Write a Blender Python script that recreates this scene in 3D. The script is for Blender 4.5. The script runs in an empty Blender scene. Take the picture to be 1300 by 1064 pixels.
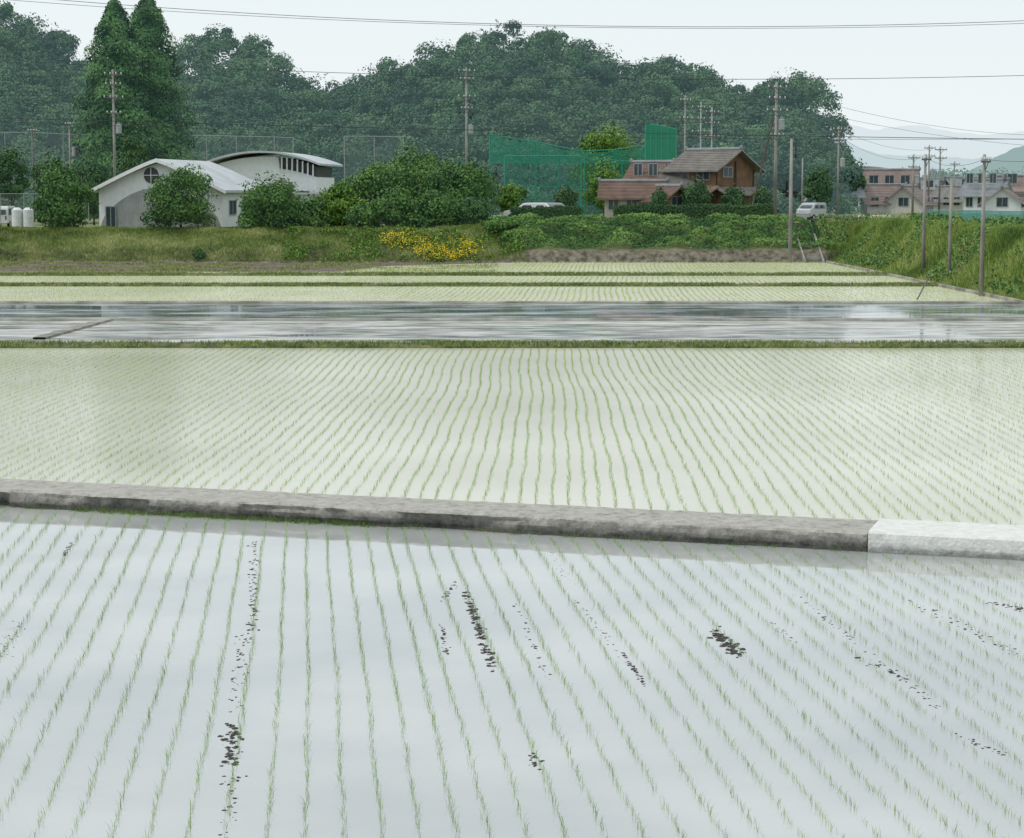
import bpy, math, random
import numpy as np
from mathutils import Vector, noise
R=random.Random(7); rng=np.random.default_rng(7)
F=2600.0; CZ=5.0; TH=math.atan(282/F); SN,CS=math.sin(TH),math.cos(TH)
def W(px,py,d):
    u=px-650; v=532-py; t=d/(v*SN+F*CS)
    return (u*t, CZ+(v*CS-F*SN)*t)
def G(px,py,z):
    u=px-650; v=532-py; t=(z-CZ)/(v*CS-F*SN)
    return (u*t,(v*SN+F*CS)*t)
sc=bpy.context.scene
col=sc.collection
# ---------------- materials ----------------
def newmat(name):
    m=bpy.data.materials.new(name); m.use_nodes=True
    nt=m.node_tree; b=nt.nodes['Principled BSDF']
    return m,nt,b
def N(nt,t,**k):
    n=nt.nodes.new(t)
    for a,v in k.items(): setattr(n,a,v)
    return n
def rgba(c): return (c[0],c[1],c[2],1)
def noisemat(name,c1,c2,scale=2.0,rough=0.8,bump=0.0,bscale=None,detail=6,spec=0.3,c3=None,stretch=None,lo=0.35,hi=0.65,metal=0):
    m,nt,b=newmat(name)
    tc=N(nt,'ShaderNodeTexCoord'); src=tc.outputs['Object']
    if stretch:
        mp=N(nt,'ShaderNodeMapping'); mp.inputs['Scale'].default_value=stretch
        nt.links.new(src,mp.inputs['Vector']); src=mp.outputs['Vector']
    no=N(nt,'ShaderNodeTexNoise'); no.inputs['Scale'].default_value=scale; no.inputs['Detail'].default_value=detail
    nt.links.new(src,no.inputs['Vector'])
    cr=N(nt,'ShaderNodeValToRGB'); cr.color_ramp.elements[0].position=lo; cr.color_ramp.elements[1].position=hi
    cr.color_ramp.elements[0].color=rgba(c1); cr.color_ramp.elements[1].color=rgba(c2)
    if c3:
        e=cr.color_ramp.elements.new((lo+hi)/2); e.color=rgba(c3)
    nt.links.new(no.outputs['Fac'],cr.inputs['Fac']); nt.links.new(cr.outputs['Color'],b.inputs['Base Color'])
    b.inputs['Roughness'].default_value=rough; b.inputs['Specular IOR Level'].default_value=spec
    b.inputs['Metallic'].default_value=metal
    if bump>0:
        n2=N(nt,'ShaderNodeTexNoise'); n2.inputs['Scale'].default_value=bscale or scale*4; n2.inputs['Detail'].default_value=8
        nt.links.new(src,n2.inputs['Vector'])
        bp=N(nt,'ShaderNodeBump'); bp.inputs['Strength'].default_value=bump; bp.inputs['Distance'].default_value=0.05
        nt.links.new(n2.outputs['Fac'],bp.inputs['Height']); nt.links.new(bp.outputs['Normal'],b.inputs['Normal'])
    return m
def leafmat(name,cd,cm,cl,haze=None,rough=0.6,nscale=0.35,trans=0.0):
    m,nt,b=newmat(name)
    at=N(nt,'ShaderNodeAttribute'); at.attribute_name='v'
    tc=N(nt,'ShaderNodeTexCoord'); no=N(nt,'ShaderNodeTexNoise'); no.inputs['Scale'].default_value=nscale; no.inputs['Detail'].default_value=4
    nt.links.new(tc.outputs['Object'],no.inputs['Vector'])
    ma=N(nt,'ShaderNodeMath',operation='MULTIPLY_ADD'); ma.inputs[1].default_value=0.8; ma.inputs[2].default_value=-0.4
    nt.links.new(no.outputs['Fac'],ma.inputs[0])
    ad=N(nt,'ShaderNodeMath',operation='ADD'); nt.links.new(at.outputs['Fac'],ad.inputs[0]); nt.links.new(ma.outputs[0],ad.inputs[1])
    cr=N(nt,'ShaderNodeValToRGB'); cr.color_ramp.elements[0].position=0.1; cr.color_ramp.elements[1].position=0.95
    cr.color_ramp.elements[0].color=rgba(cd); cr.color_ramp.elements[1].color=rgba(cl)
    e=cr.color_ramp.elements.new(0.5); e.color=rgba(cm)
    nt.links.new(ad.outputs[0],cr.inputs['Fac']); nt.links.new(cr.outputs['Color'],b.inputs['Base Color'])
    b.inputs['Roughness'].default_value=rough; b.inputs['Specular IOR Level'].default_value=0.2
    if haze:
        b.inputs['Emission Color'].default_value=rgba(haze); b.inputs['Emission Strength'].default_value=1.0  # faint leaf emission stands in for airlight haze over distance
    return m
def watermat(name,c1,c2,ior=1.45,rough=0.04,bump=0.05,bscale=1.5,scale=0.25,stretch=(1,1,1),lo=0.35,hi=0.65,mud=None):
    m,nt,b=newmat(name)
    tc=N(nt,'ShaderNodeTexCoord'); mp=N(nt,'ShaderNodeMapping'); mp.inputs['Scale'].default_value=stretch
    nt.links.new(tc.outputs['Object'],mp.inputs['Vector'])
    no=N(nt,'ShaderNodeTexNoise'); no.inputs['Scale'].default_value=scale; no.inputs['Detail'].default_value=8
    nt.links.new(mp.outputs['Vector'],no.inputs['Vector'])
    cr=N(nt,'ShaderNodeValToRGB'); cr.color_ramp.elements[0].position=lo; cr.color_ramp.elements[1].position=hi
    cr.color_ramp.elements[0].color=rgba(c1); cr.color_ramp.elements[1].color=rgba(c2)
    nt.links.new(no.outputs['Fac'],cr.inputs['Fac']); nt.links.new(cr.outputs['Color'],b.inputs['Base Color'])
    b.inputs['IOR'].default_value=ior; b.inputs['Roughness'].default_value=rough
    n2=N(nt,'ShaderNodeTexNoise'); n2.inputs['Scale'].default_value=bscale; n2.inputs['Detail'].default_value=3
    nt.links.new(tc.outputs['Object'],n2.inputs['Vector'])
    bp=N(nt,'ShaderNodeBump'); bp.inputs['Strength'].default_value=bump; bp.inputs['Distance'].default_value=0.02
    nt.links.new(n2.outputs['Fac'],bp.inputs['Height']); nt.links.new(bp.outputs['Normal'],b.inputs['Normal'])
    if mud:
        mc,mscale,mlo,mhi,mst,mrough=mud
        mp2=N(nt,'ShaderNodeMapping'); mp2.inputs['Scale'].default_value=mst
        nt.links.new(tc.outputs['Object'],mp2.inputs['Vector'])
        n3=N(nt,'ShaderNodeTexNoise'); n3.inputs['Scale'].default_value=mscale; n3.inputs['Detail'].default_value=10; n3.inputs['Roughness'].default_value=0.72
        nt.links.new(mp2.outputs['Vector'],n3.inputs['Vector'])
        mr=N(nt,'ShaderNodeMapRange'); mr.inputs[1].default_value=mlo; mr.inputs[2].default_value=mhi
        nt.links.new(n3.outputs['Fac'],mr.inputs[0])
        d=N(nt,'ShaderNodeBsdfPrincipled'); d.inputs['Roughness'].default_value=mrough; d.inputs['Specular IOR Level'].default_value=0.25
        n4=N(nt,'ShaderNodeTexNoise'); n4.inputs['Scale'].default_value=mscale*2.3; n4.inputs['Detail'].default_value=8
        nt.links.new(mp2.outputs['Vector'],n4.inputs['Vector'])
        c4=N(nt,'ShaderNodeValToRGB'); c4.color_ramp.elements[0].position=0.38; c4.color_ramp.elements[1].position=0.58
        c4.color_ramp.elements[0].color=rgba([x*0.55 for x in mc]); c4.color_ramp.elements[1].color=rgba([x*1.15 for x in mc])
        nt.links.new(n4.outputs['Fac'],c4.inputs['Fac']); nt.links.new(c4.outputs['Color'],d.inputs['Base Color'])
        bp2=N(nt,'ShaderNodeBump'); bp2.inputs['Strength'].default_value=0.5; bp2.inputs['Distance'].default_value=0.05
        nt.links.new(n3.outputs['Fac'],bp2.inputs['Height']); nt.links.new(bp2.outputs['Normal'],d.inputs['Normal'])
        mx=N(nt,'ShaderNodeMixShader'); nt.links.new(mr.outputs[0],mx.inputs[0]); nt.links.new(b.outputs[0],mx.inputs[1]); nt.links.new(d.outputs[0],mx.inputs[2])
        nt.links.new(mx.outputs[0],nt.nodes['Material Output'].inputs['Surface'])
    return m
def plain(name,c,rough=0.5,metal=0.0,var=0.12,scale=3):
    return noisemat(name,[x*(1-var) for x in c],[min(1,x*(1+var)) for x in c],scale=scale,rough=rough,metal=metal)
def stripemat(name,c1,c2,scale,axis='X',rough=0.6,bump=0.4,nz=0.3,k=0.5):
    m,nt,b=newmat(name)
    tc=N(nt,'ShaderNodeTexCoord'); w=N(nt,'ShaderNodeTexWave'); w.bands_direction=axis
    w.inputs['Scale'].default_value=scale; w.inputs['Distortion'].default_value=nz; w.inputs['Detail'].default_value=2
    nt.links.new(tc.outputs['Object'],w.inputs['Vector'])
    no=N(nt,'ShaderNodeTexNoise'); no.inputs['Scale'].default_value=1.3; no.inputs['Detail'].default_value=6
    nt.links.new(tc.outputs['Object'],no.inputs['Vector'])
    ad=N(nt,'ShaderNodeMath',operation='MULTIPLY_ADD'); ad.inputs[1].default_value=k
    nt.links.new(w.outputs['Fac'],ad.inputs[0]); 
    m2=N(nt,'ShaderNodeMath',operation='MULTIPLY_ADD'); m2.inputs[1].default_value=1.6; m2.inputs[2].default_value=-0.55
    nt.links.new(no.outputs['Fac'],m2.inputs[0]); nt.links.new(m2.outputs[0],ad.inputs[2])
    cr=N(nt,'ShaderNodeValToRGB'); cr.color_ramp.elements[0].color=rgba(c1); cr.color_ramp.elements[1].color=rgba(c2)
    nt.links.new(ad.outputs[0],cr.inputs['Fac']); nt.links.new(cr.outputs['Color'],b.inputs['Base Color'])
    b.inputs['Roughness'].default_value=rough
    bp=N(nt,'ShaderNodeBump'); bp.inputs['Strength'].default_value=bump; bp.inputs['Distance'].default_value=0.04
    nt.links.new(w.outputs['Fac'],bp.inputs['Height']); nt.links.new(bp.outputs['Normal'],b.inputs['Normal'])
    return m
def netmat(name,c,op=0.5):
    m,nt,b=newmat(name)
    b.inputs['Base Color'].default_value=rgba(c); b.inputs['Roughness'].default_value=0.8
    tc=N(nt,'ShaderNodeTexCoord'); no=N(nt,'ShaderNodeTexNoise'); no.inputs['Scale'].default_value=0.5
    nt.links.new(tc.outputs['Object'],no.inputs['Vector'])
    ma=N(nt,'ShaderNodeMath',operation='MULTIPLY_ADD'); ma.inputs[1].default_value=0.5; ma.inputs[2].default_value=op-0.25
    nt.links.new(no.outputs['Fac'],ma.inputs[0])
    nt.links.new(ma.outputs[0],b.inputs['Alpha'])
    return m
HZ=(0.030,0.050,0.056)  # airlight tint put into the forest leaves as emission
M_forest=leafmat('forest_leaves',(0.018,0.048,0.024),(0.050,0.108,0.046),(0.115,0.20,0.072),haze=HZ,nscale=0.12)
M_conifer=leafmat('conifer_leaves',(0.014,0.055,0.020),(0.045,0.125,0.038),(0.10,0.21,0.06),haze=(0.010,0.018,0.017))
M_leaf=leafmat('garden_leaves',(0.028,0.085,0.018),(0.08,0.18,0.035),(0.19,0.31,0.07),haze=(0.004,0.006,0.006))
M_leafd=leafmat('dark_leaves',(0.016,0.058,0.018),(0.05,0.12,0.035),(0.12,0.21,0.055),haze=(0.004,0.006,0.006))
M_leafy=leafmat('bright_leaves',(0.06,0.14,0.02),(0.15,0.27,0.04),(0.28,0.40,0.09))
M_grass=leafmat('bank_grass',(0.08,0.135,0.028),(0.21,0.28,0.07),(0.42,0.44,0.18),nscale=0.4)
M_grassr=leafmat('reed_grass',(0.08,0.15,0.03),(0.21,0.31,0.065),(0.42,0.47,0.17),nscale=0.25)
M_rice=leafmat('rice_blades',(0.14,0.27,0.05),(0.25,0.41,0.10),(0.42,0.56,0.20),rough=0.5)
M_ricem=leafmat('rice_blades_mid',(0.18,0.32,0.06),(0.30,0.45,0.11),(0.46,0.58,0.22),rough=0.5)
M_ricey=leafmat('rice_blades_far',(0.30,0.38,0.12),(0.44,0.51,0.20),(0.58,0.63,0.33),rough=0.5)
M_flower=leafmat('yellow_petals',(0.7,0.42,0.01),(0.85,0.60,0.01),(0.95,0.75,0.03))
M_bark=noisemat('bark',(0.03,0.022,0.016),(0.09,0.07,0.05),4,0.9,0.5)
M_wallsoil=noisemat('soil',(0.07,0.055,0.04),(0.19,0.155,0.11),1.5,0.95,0.6,c3=(0.12,0.10,0.07))
M_dikesoil=noisemat('dike_soil',(0.07,0.08,0.035),(0.20,0.19,0.10),1.5,0.95,0.6,c3=(0.12,0.13,0.06))
M_concd=noisemat('dike_concrete',(0.15,0.145,0.12),(0.34,0.33,0.29),0.9,0.9,0.4)
M_white=plain('white_render',(0.74,0.76,0.76),0.7,var=0.05)
M_grey=stripemat('grey_corrugated',(0.22,0.24,0.24),(0.38,0.40,0.40),2.2,'X',0.6,0.3,0)
M_roofm=noisemat('metal_roof',(0.36,0.39,0.41),(0.47,0.50,0.51),0.6,0.5,0.0)
M_dark=plain('dark_opening',(0.05,0.055,0.06),0.4)
M_glass=plain('window_glass',(0.05,0.07,0.08),0.08)
M_pole=noisemat('pole_concrete',(0.20,0.19,0.18),(0.34,0.33,0.31),1.5,0.85,stretch=(1,1,0.3))
M_poled=noisemat('pole_dark',(0.10,0.10,0.10),(0.16,0.16,0.16),2,0.8)
M_steel=plain('galvanised_steel',(0.34,0.36,0.37),0.5,0.2)
M_wire=plain('wire_rubber',(0.03,0.035,0.035),0.6)
M_ins=plain('porcelain',(0.6,0.6,0.6),0.3)
M_tileR=stripemat('red_tiles',(0.11,0.07,0.055),(0.30,0.205,0.165),4,'X',0.65,0.8,0.6,0.7)
M_tileB=stripemat('brown_tiles',(0.11,0.10,0.09),(0.29,0.27,0.245),4,'X',0.65,0.8,0.6,0.7)
M_tileG=stripemat('grey_tiles',(0.13,0.14,0.15),(0.30,0.32,0.33),5,'X',0.5,0.5,0.4)
M_wood=stripemat('brown_boards',(0.10,0.055,0.028),(0.25,0.145,0.07),2.6,'X',0.75,0.5,0.5,0.7)
M_plast=plain('cream_plaster',(0.46,0.43,0.37),0.85)
M_wallw=plain('pale_wall',(0.62,0.64,0.64),0.8,var=0.07)
M_green=plain('green_paint',(0.03,0.27,0.19),0.5)
M_net=netmat('green_net',(0.015,0.25,0.16),0.58)
M_netl=netmat('thin_green_net',(0.02,0.20,0.14),0.34)
M_netd=netmat('dense_green_net',(0.01,0.22,0.12),0.80)
M_netg=netmat('thin_grey_net',(0.20,0.26,0.24),0.18)
M_car=plain('white_car_paint',(0.78,0.79,0.80),0.25,var=0.03)
M_cars=plain('silver_car_paint',(0.42,0.44,0.46),0.3,0.5,var=0.03)
M_rub=plain('tyre_rubber',(0.02,0.02,0.02),0.85)
M_red=plain('lamp_red',(0.45,0.02,0.02),0.3)
M_mud=noisemat('wet_mud',(0.025,0.022,0.018),(0.085,0.075,0.06),25,0.55,0.6)
M_asph=noisemat('asphalt',(0.045,0.045,0.045),(0.075,0.075,0.072),3,0.9,0.2)
M_blue=plain('blue_sheet',(0.13,0.22,0.33),0.5)
# ---------------- mesh helpers ----------------
class MB:
    def __init__(s): s.v=[]; s.f=[]
    def add(s,vs,fs):
        o=len(s.v); s.v+= [tuple(p) for p in vs]; s.f+=[tuple(i+o for i in f) for f in fs]
    def box(s,x0,x1,y0,y1,z0,z1):
        s.add([(x0,y0,z0),(x1,y0,z0),(x1,y1,z0),(x0,y1,z0),(x0,y0,z1),(x1,y0,z1),(x1,y1,z1),(x0,y1,z1)],
              [(0,3,2,1),(4,5,6,7),(0,1,5,4),(1,2,6,5),(2,3,7,6),(3,0,4,7)])
    def tube(s,a,b,r0,r1=None,n=8,cap=True):
        r1=r0 if r1 is None else r1
        a=Vector(a);b=Vector(b);d=(b-a)
        if d.length<1e-6: return
        d.normalize(); t=d.cross(Vector((0,0,1)) if abs(d.z)<0.9 else Vector((1,0,0))).normalized(); q=d.cross(t)
        vs=[];
        for c,r in((a,r0),(b,r1)):
            for i in range(n):
                an=2*math.pi*i/n; vs.append(c+t*(math.cos(an)*r)+q*(math.sin(an)*r))
        fs=[(i,(i+1)%n,n+(i+1)%n,n+i) for i in range(n)]
        if cap: fs+=[tuple(range(n-1,-1,-1)),tuple(range(n,2*n))]
        s.add(vs,fs)
    def path(s,pts,r,n=5):
        for a,b in zip(pts[:-1],pts[1:]): s.tube(a,b,r,r,n,False)
    def extr(s,poly,y0,y1):
        n=len(poly)
        s.add([(p[0],y0,p[1]) for p in poly]+[(p[0],y1,p[1]) for p in poly],
              [tuple(range(n)),tuple(range(2*n-1,n-1,-1))]+[(i,i+n,(i+1)%n+n,(i+1)%n) for i in range(n)])
    def blob(s,c,rx,ry,rz,n=8,m=4,j=0.25):
        vs=[];fs=[]
        for k in range(m+1):
            ph=-math.pi/2+math.pi*k/m
            for i in range(n):
                an=2*math.pi*i/n; q=1+R.uniform(-j,j)
                vs.append((c[0]+rx*math.cos(ph)*math.cos(an)*q,c[1]+ry*math.cos(ph)*math.sin(an)*q,c[2]+rz*math.sin(ph)*q))
        for k in range(m):
            for i in range(n):
                fs.append((k*n+i,k*n+(i+1)%n,(k+1)*n+(i+1)%n,(k+1)*n+i))
        s.add(vs,fs)
def obj(name,data,parent=None,loc=(0,0,0),rot=(0,0,0),mat=None,label=None,cat=None,kind=None,group=None):
    o=bpy.data.objects.new(name,data); col.objects.link(o)
    o.location=loc; o.rotation_euler=rot
    if parent: o.parent=parent
    if mat is not None and data is not None: data.materials.append(mat)
    if label: o['label']=label
    if cat: o['category']=cat
    if kind: o['kind']=kind
    if group: o['group']=group
    return o
def mkme(name,mb,mat):
    me=bpy.data.meshes.new(name); me.from_pydata(mb.v,[],mb.f); me.update(); me.materials.append(mat); return me
def mbo(name,mb,mat,parent=None,smooth=False,bevel=0,**k):
    me=bpy.data.meshes.new(name); me.from_pydata(mb.v,[],mb.f); me.update()
    if smooth: me.polygons.foreach_set('use_smooth',[True]*len(me.polygons))
    o=obj(name,me,parent,mat=mat,**k)
    if bevel:
        b=o.modifiers.new('b','BEVEL'); b.width=bevel; b.segments=2; b.limit_method='ANGLE'
    return o
def npmesh(name,V,nper,attr=None):
    V=np.asarray(V,dtype=np.float32).reshape(-1,3); n=len(V); nf=n//nper
    me=bpy.data.meshes.new(name)
    me.vertices.add(n); me.vertices.foreach_set('co',V.ravel())
    me.loops.add(n); me.loops.foreach_set('vertex_index',np.arange(n,dtype=np.int32))
    me.polygons.add(nf); me.polygons.foreach_set('loop_start',(np.arange(nf)*nper).astype(np.int32))
    me.update(calc_edges=True)
    if attr is not None:
        a=me.attributes.new('v','FLOAT','FACE'); a.data.foreach_set('value',np.asarray(attr,dtype=np.float32))
    return me
def unit(n):
    v=rng.normal(size=(n,3)); return v/np.linalg.norm(v,axis=1)[:,None]
def leaves(C,Nn,s,asp=0.55):
    n=len(C); Nn=Nn/np.linalg.norm(Nn,axis=1)[:,None]
    t=np.cross(Nn,unit(n)); t/=np.linalg.norm(t,axis=1)[:,None]; b=np.cross(Nn,t)
    s=np.asarray(s).reshape(-1,1)*np.ones((n,1))
    s=s*rng.uniform(0.6,1.3,(n,1))
    return np.stack([C+t*s,C+b*s*asp,C-t*s*0.8,C-b*s*asp],axis=1)
def lobe_leaves(lobes,per,s,jit=0.55,r0=0.62,r1=0.45,va=0.22,up=0.3):
    Cs=[];Ns=[];A=[]
    for (c,r,v) in lobes:
        d=unit(per); d[:,2]=np.where(rng.random(per)<up,np.abs(d[:,2]),d[:,2])
        rad=r*(r0+r1*rng.random((per,1))**0.6)
        sq=np.array([1,1,0.85])
        Cs.append(np.array(c)+d*rad*sq); Ns.append(d+jit*unit(per)); A.append(v+rng.uniform(-va,va,per))
    C=np.concatenate(Cs); return leaves(C,np.concatenate(Ns),s),np.concatenate(A)
def thing(name,loc,label,cat,rot=0,group=None):
    o=obj(name,None,loc=loc,rot=(0,0,rot),label=label,cat=cat,group=group); o.empty_display_size=0.5
    return o
def tree(x,y,z,H,Rr,mat,label,nl=14,per=320,s=0.17,name='broadleaf_tree',low=0.15,v0=0.45,group=None,cat='tree',skirt=0):
    t=thing(name,(x,y,z),label,cat,group=group)
    lobes=[]; cz=H*(low+1)/2; vr=H*(1-low)/2
    for i in range(nl):
        d=np.array([R.gauss(0,1),R.gauss(0,1),R.gauss(0,1)]); d/=np.linalg.norm(d)
        k=R.uniform(0.35,0.78); r=Rr*R.uniform(0.24,0.42)
        lobes.append(((d[0]*k*Rr,d[1]*k*Rr,cz+d[2]*k*vr),r,v0+R.uniform(-0.2,0.2)))
    for i in range(skirt):
        a=R.uniform(0,6.28); k=R.uniform(0.2,0.8); r=Rr*R.uniform(0.2,0.34)
        lobes.append(((math.cos(a)*k*Rr,math.sin(a)*k*Rr,H*R.uniform(0.08,0.32)),r,v0+R.uniform(-0.25,0.15)))
    V,A=lobe_leaves(lobes,per,s,jit=0.7,r0=0.5,r1=0.62,va=0.12)
    n=per*4; d=unit(n); ph=rng.uniform(0,6.28,3)
    bump=1+0.12*np.sin(4*np.arctan2(d[:,1],d[:,0])+ph[0])+0.10*np.sin(7*d[:,2]*2+ph[1])
    C=np.array([0,0,cz])+d*np.array([Rr,Rr,vr])*rng.uniform(0.45,1.0,(n,1))*bump[:,None]
    C[:,2]=np.maximum(C[:,2],rng.uniform(0,.3,n))
    V=np.concatenate([V,leaves(C,d+unit(n)*0.7,s)]); A=np.concatenate([A,np.full(n,v0)+rng.uniform(-.15,.22,n)])
    obj('crown',npmesh('crown',V,4,A),t,mat=mat)
    mb=MB(); rt=max(0.05,H*0.018)
    mb.tube((0,0,-0.2),(R.uniform(-.1,.1),R.uniform(-.1,.1),H*0.5),rt,rt*0.6,8)
    for l in lobes[:9]: mb.tube((0,0,H*R.uniform(0.2,0.45)),l[0],rt*0.45,rt*0.15,5)
    mbo('trunk',mb,M_bark,t)
    return t
def conifer(x,y,z,H,Rr,label):
    t=thing('conifer_tree',(x,y,z),label,'tree',group='tall conifers')
    n=30000
    h=rng.random(n)**1.05
    prof=np.minimum(1,(1-h)**0.55*1.12)*np.where(h<0.12,0.85+h*1.25,1)
    ang=rng.random(n)*2*np.pi
    ph=rng.uniform(0,6.28,5)
    lob=1+0.15*np.sin(ang*3+h*19+ph[0])+0.13*np.sin(ang*5-h*31+ph[1])+0.11*np.sin(h*58+ph[2]+2*np.sin(ang))
    rad=Rr*prof*lob*(0.45+0.6*rng.random(n)**0.5)+0.15
    C=np.stack([np.cos(ang)*rad,np.sin(ang)*rad,0.06*H+h*H*0.94-rad*0.10+rng.normal(0,.18,n)],1)
    Nn=np.stack([np.cos(ang),np.sin(ang),np.full(n,0.6)],1)+unit(n)*0.7
    V=leaves(C,Nn,0.20,0.45)
    A=0.45+0.22*np.sin(ang*3+h*19+ph[0])+0.15*np.sin(h*58+ph[2]+2*np.sin(ang))+rng.uniform(-.15,.2,n)
    obj('crown',npmesh('crown',V,4,A),t,mat=M_conifer)
    mb=MB(); mb.tube((0,0,-0.2),(0,0,H*0.96),0.38,0.04,10)
    for i in range(40):
        hh=R.uniform(0.08,0.9); a=R.uniform(0,6.28); r=Rr*(1-hh)**0.62*0.8
        mb.tube((0,0,hh*H),(math.cos(a)*r,math.sin(a)*r,hh*H+0.3),0.07,0.02,5)
    mbo('trunk',mb,M_bark,t)
def blades(X,Y,Z,h,w,lean,nb,spread,seg2=False):
    n=len(X)*nb; X=np.repeat(X,nb);Y=np.repeat(Y,nb);Z=np.repeat(Z,nb)
    a=rng.random(n)*2*np.pi; X=X+rng.normal(0,spread,n); Y=Y+rng.normal(0,spread*1.6,n)
    hh=h*rng.uniform(0.6,1.2,n); la=rng.random(n)*2*np.pi; ll=hh*lean*rng.uniform(0.2,1.3,n)
    ww=w*rng.uniform(0.7,1.2,n)
    dx=np.cos(a)*ww/2; dy=np.sin(a)*ww/2
    tx=np.cos(la)*ll; ty=np.sin(la)*ll
    B=np.stack([X,Y,Z],1); D=np.stack([dx,dy,0*dx],1)
    if not seg2:
        T=np.stack([X+tx,Y+ty,Z+hh],1)
        return np.stack([B-D,B+D,T+D*0.3,T-D*0.3],1).reshape(-1,3), n
    Md=np.stack([X+tx*0.3,Y+ty*0.3,Z+hh*0.6],1); T=np.stack([X+tx,Y+ty,Z+hh],1)
    q=np.stack([B-D,B+D,Md+D*0.9,Md-D*0.9, Md-D*0.9,Md+D*0.9,T+D*0.15,T-D*0.15],1)
    return q.reshape(-1,3), n*2
# ---------------- terrain ----------------
def ss(a,b,x):
    t=np.clip((x-a)/(b-a),0,1); return t*t*(3-2*t)
def Hf(x,y):
    x=np.asarray(x,float); y=np.asarray(y,float)
    zt=2.5+0.5*ss(-7,0,x)
    wig=0.7*np.sin(x*0.23)+0.4*np.sin(x*0.61+1)
    left=ss(150.5,158,y+wig*0.8)
    mid=0.38*ss(151.0,152.3,y+wig*0.3)+0.62*ss(152.5,158,y+wig*0.6)
    k=ss(-3,3,x)
    far=zt*((1-k)*left+k*mid)
    rt=3.0*ss(23.2,27.2,x+0.25*np.sin(y*0.4)+0.15*np.sin(y*1.1))
    z=np.maximum(far,rt)
    b=0.05*np.sin(x*1.7+y*0.9)+0.04*np.sin(x*3.1-y*2.3)
    return z+b*np.clip(z,0,1)*0.9-0.15*(z<=0.001)
def hz(x,y): return float(Hf(x,y))
xs=np.unique(np.concatenate([np.linspace(-2500,-80,14),np.arange(-80,60,0.6),np.linspace(60,2500,14)]))
ys=np.unique(np.concatenate([np.linspace(-60,40,8),np.arange(40,146,3.0),np.arange(146,162,0.4),np.arange(162,260,6),np.linspace(260,4000,20)]))
XX,YY=np.meshgrid(xs,ys); ZZ=Hf(XX,YY)
nx,ny=len(xs),len(ys)
me=bpy.data.meshes.new('ground')
vs=np.stack([XX,YY,ZZ],-1).reshape(-1,3)
fs=[(j*nx+i,j*nx+i+1,(j+1)*nx+i+1,(j+1)*nx+i) for j in range(ny-1) for i in range(nx-1)]
me.from_pydata(vs.tolist(),[],fs); me.update()
me.polygons.foreach_set('use_smooth',[True]*len(me.polygons))
gm,nt,b=newmat('ground_surface')
tc=N(nt,'ShaderNodeTexCoord')
no=N(nt,'ShaderNodeTexNoise'); no.inputs['Scale'].default_value=0.5; no.inputs['Detail'].default_value=8; nt.links.new(tc.outputs['Object'],no.inputs['Vector'])
cr=N(nt,'ShaderNodeValToRGB'); cr.color_ramp.elements[0].position=0.35; cr.color_ramp.elements[1].position=0.68
cr.color_ramp.elements[0].color=(0.08,0.13,0.03,1); cr.color_ramp.elements[1].color=(0.22,0.23,0.10,1)
nt.links.new(no.outputs['Fac'],cr.inputs['Fac'])
sx=N(nt,'ShaderNodeSeparateXYZ'); nt.links.new(tc.outputs['Object'],sx.inputs[0])
mr=N(nt,'ShaderNodeMapRange'); mr.inputs[1].default_value=0.9; mr.inputs[2].default_value=1.3; nt.links.new(sx.outputs['Z'],mr.inputs[0])
n2=N(nt,'ShaderNodeTexNoise'); n2.inputs['Scale'].default_value=2.5; n2.inputs['Detail'].default_value=8; nt.links.new(tc.outputs['Object'],n2.inputs['Vector'])
cr2=N(nt,'ShaderNodeValToRGB'); cr2.color_ramp.elements[0].position=0.35; cr2.color_ramp.elements[1].position=0.65
cr2.color_ramp.elements[0].color=(0.06,0.05,0.035,1); cr2.color_ramp.elements[1].color=(0.22,0.195,0.15,1); nt.links.new(n2.outputs['Fac'],cr2.inputs['Fac'])
mx=N(nt,'ShaderNodeMix',data_type='RGBA'); nt.links.new(mr.outputs[0],mx.inputs[0]); nt.links.new(cr2.outputs['Color'],mx.inputs[6]); nt.links.new(cr.outputs['Color'],mx.inputs[7])
nt.links.new(mx.outputs[2],b.inputs['Base Color']); b.inputs['Roughness'].default_value=0.95
bp=N(nt,'ShaderNodeBump'); bp.inputs['Strength'].default_value=0.7; bp.inputs['Distance'].default_value=0.1; nt.links.new(n2.outputs['Fac'],bp.inputs['Height']); nt.links.new(bp.outputs['Normal'],b.inputs['Normal'])
obj('ground',me,mat=gm,kind='structure',label='grassy and muddy ground with steep banks around fields')
# ---------------- levee line ----------------
LA,LB=31.54,-0.320
LWID=1.22
def yfar(x): return LA+LB*x
def ynear(x): return LA-LWID*1.05+LB*x
lnrm=Vector((LB,-1,0)).normalized()
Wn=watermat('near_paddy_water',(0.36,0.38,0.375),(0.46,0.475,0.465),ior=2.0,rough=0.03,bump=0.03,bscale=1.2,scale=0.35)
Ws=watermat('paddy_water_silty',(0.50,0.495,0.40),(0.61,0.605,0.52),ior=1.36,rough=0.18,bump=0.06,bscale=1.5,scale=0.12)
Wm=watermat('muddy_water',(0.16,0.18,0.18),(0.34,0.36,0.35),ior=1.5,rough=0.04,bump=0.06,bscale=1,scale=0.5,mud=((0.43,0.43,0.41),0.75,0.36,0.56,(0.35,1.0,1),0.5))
Wd=watermat('dark_water',(0.13,0.16,0.165),(0.28,0.31,0.32),ior=1.5,rough=0.04,bump=0.08,bscale=1,scale=0.35,mud=((0.36,0.39,0.40),0.5,0.44,0.66,(0.35,1.0,1),0.5))
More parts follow.
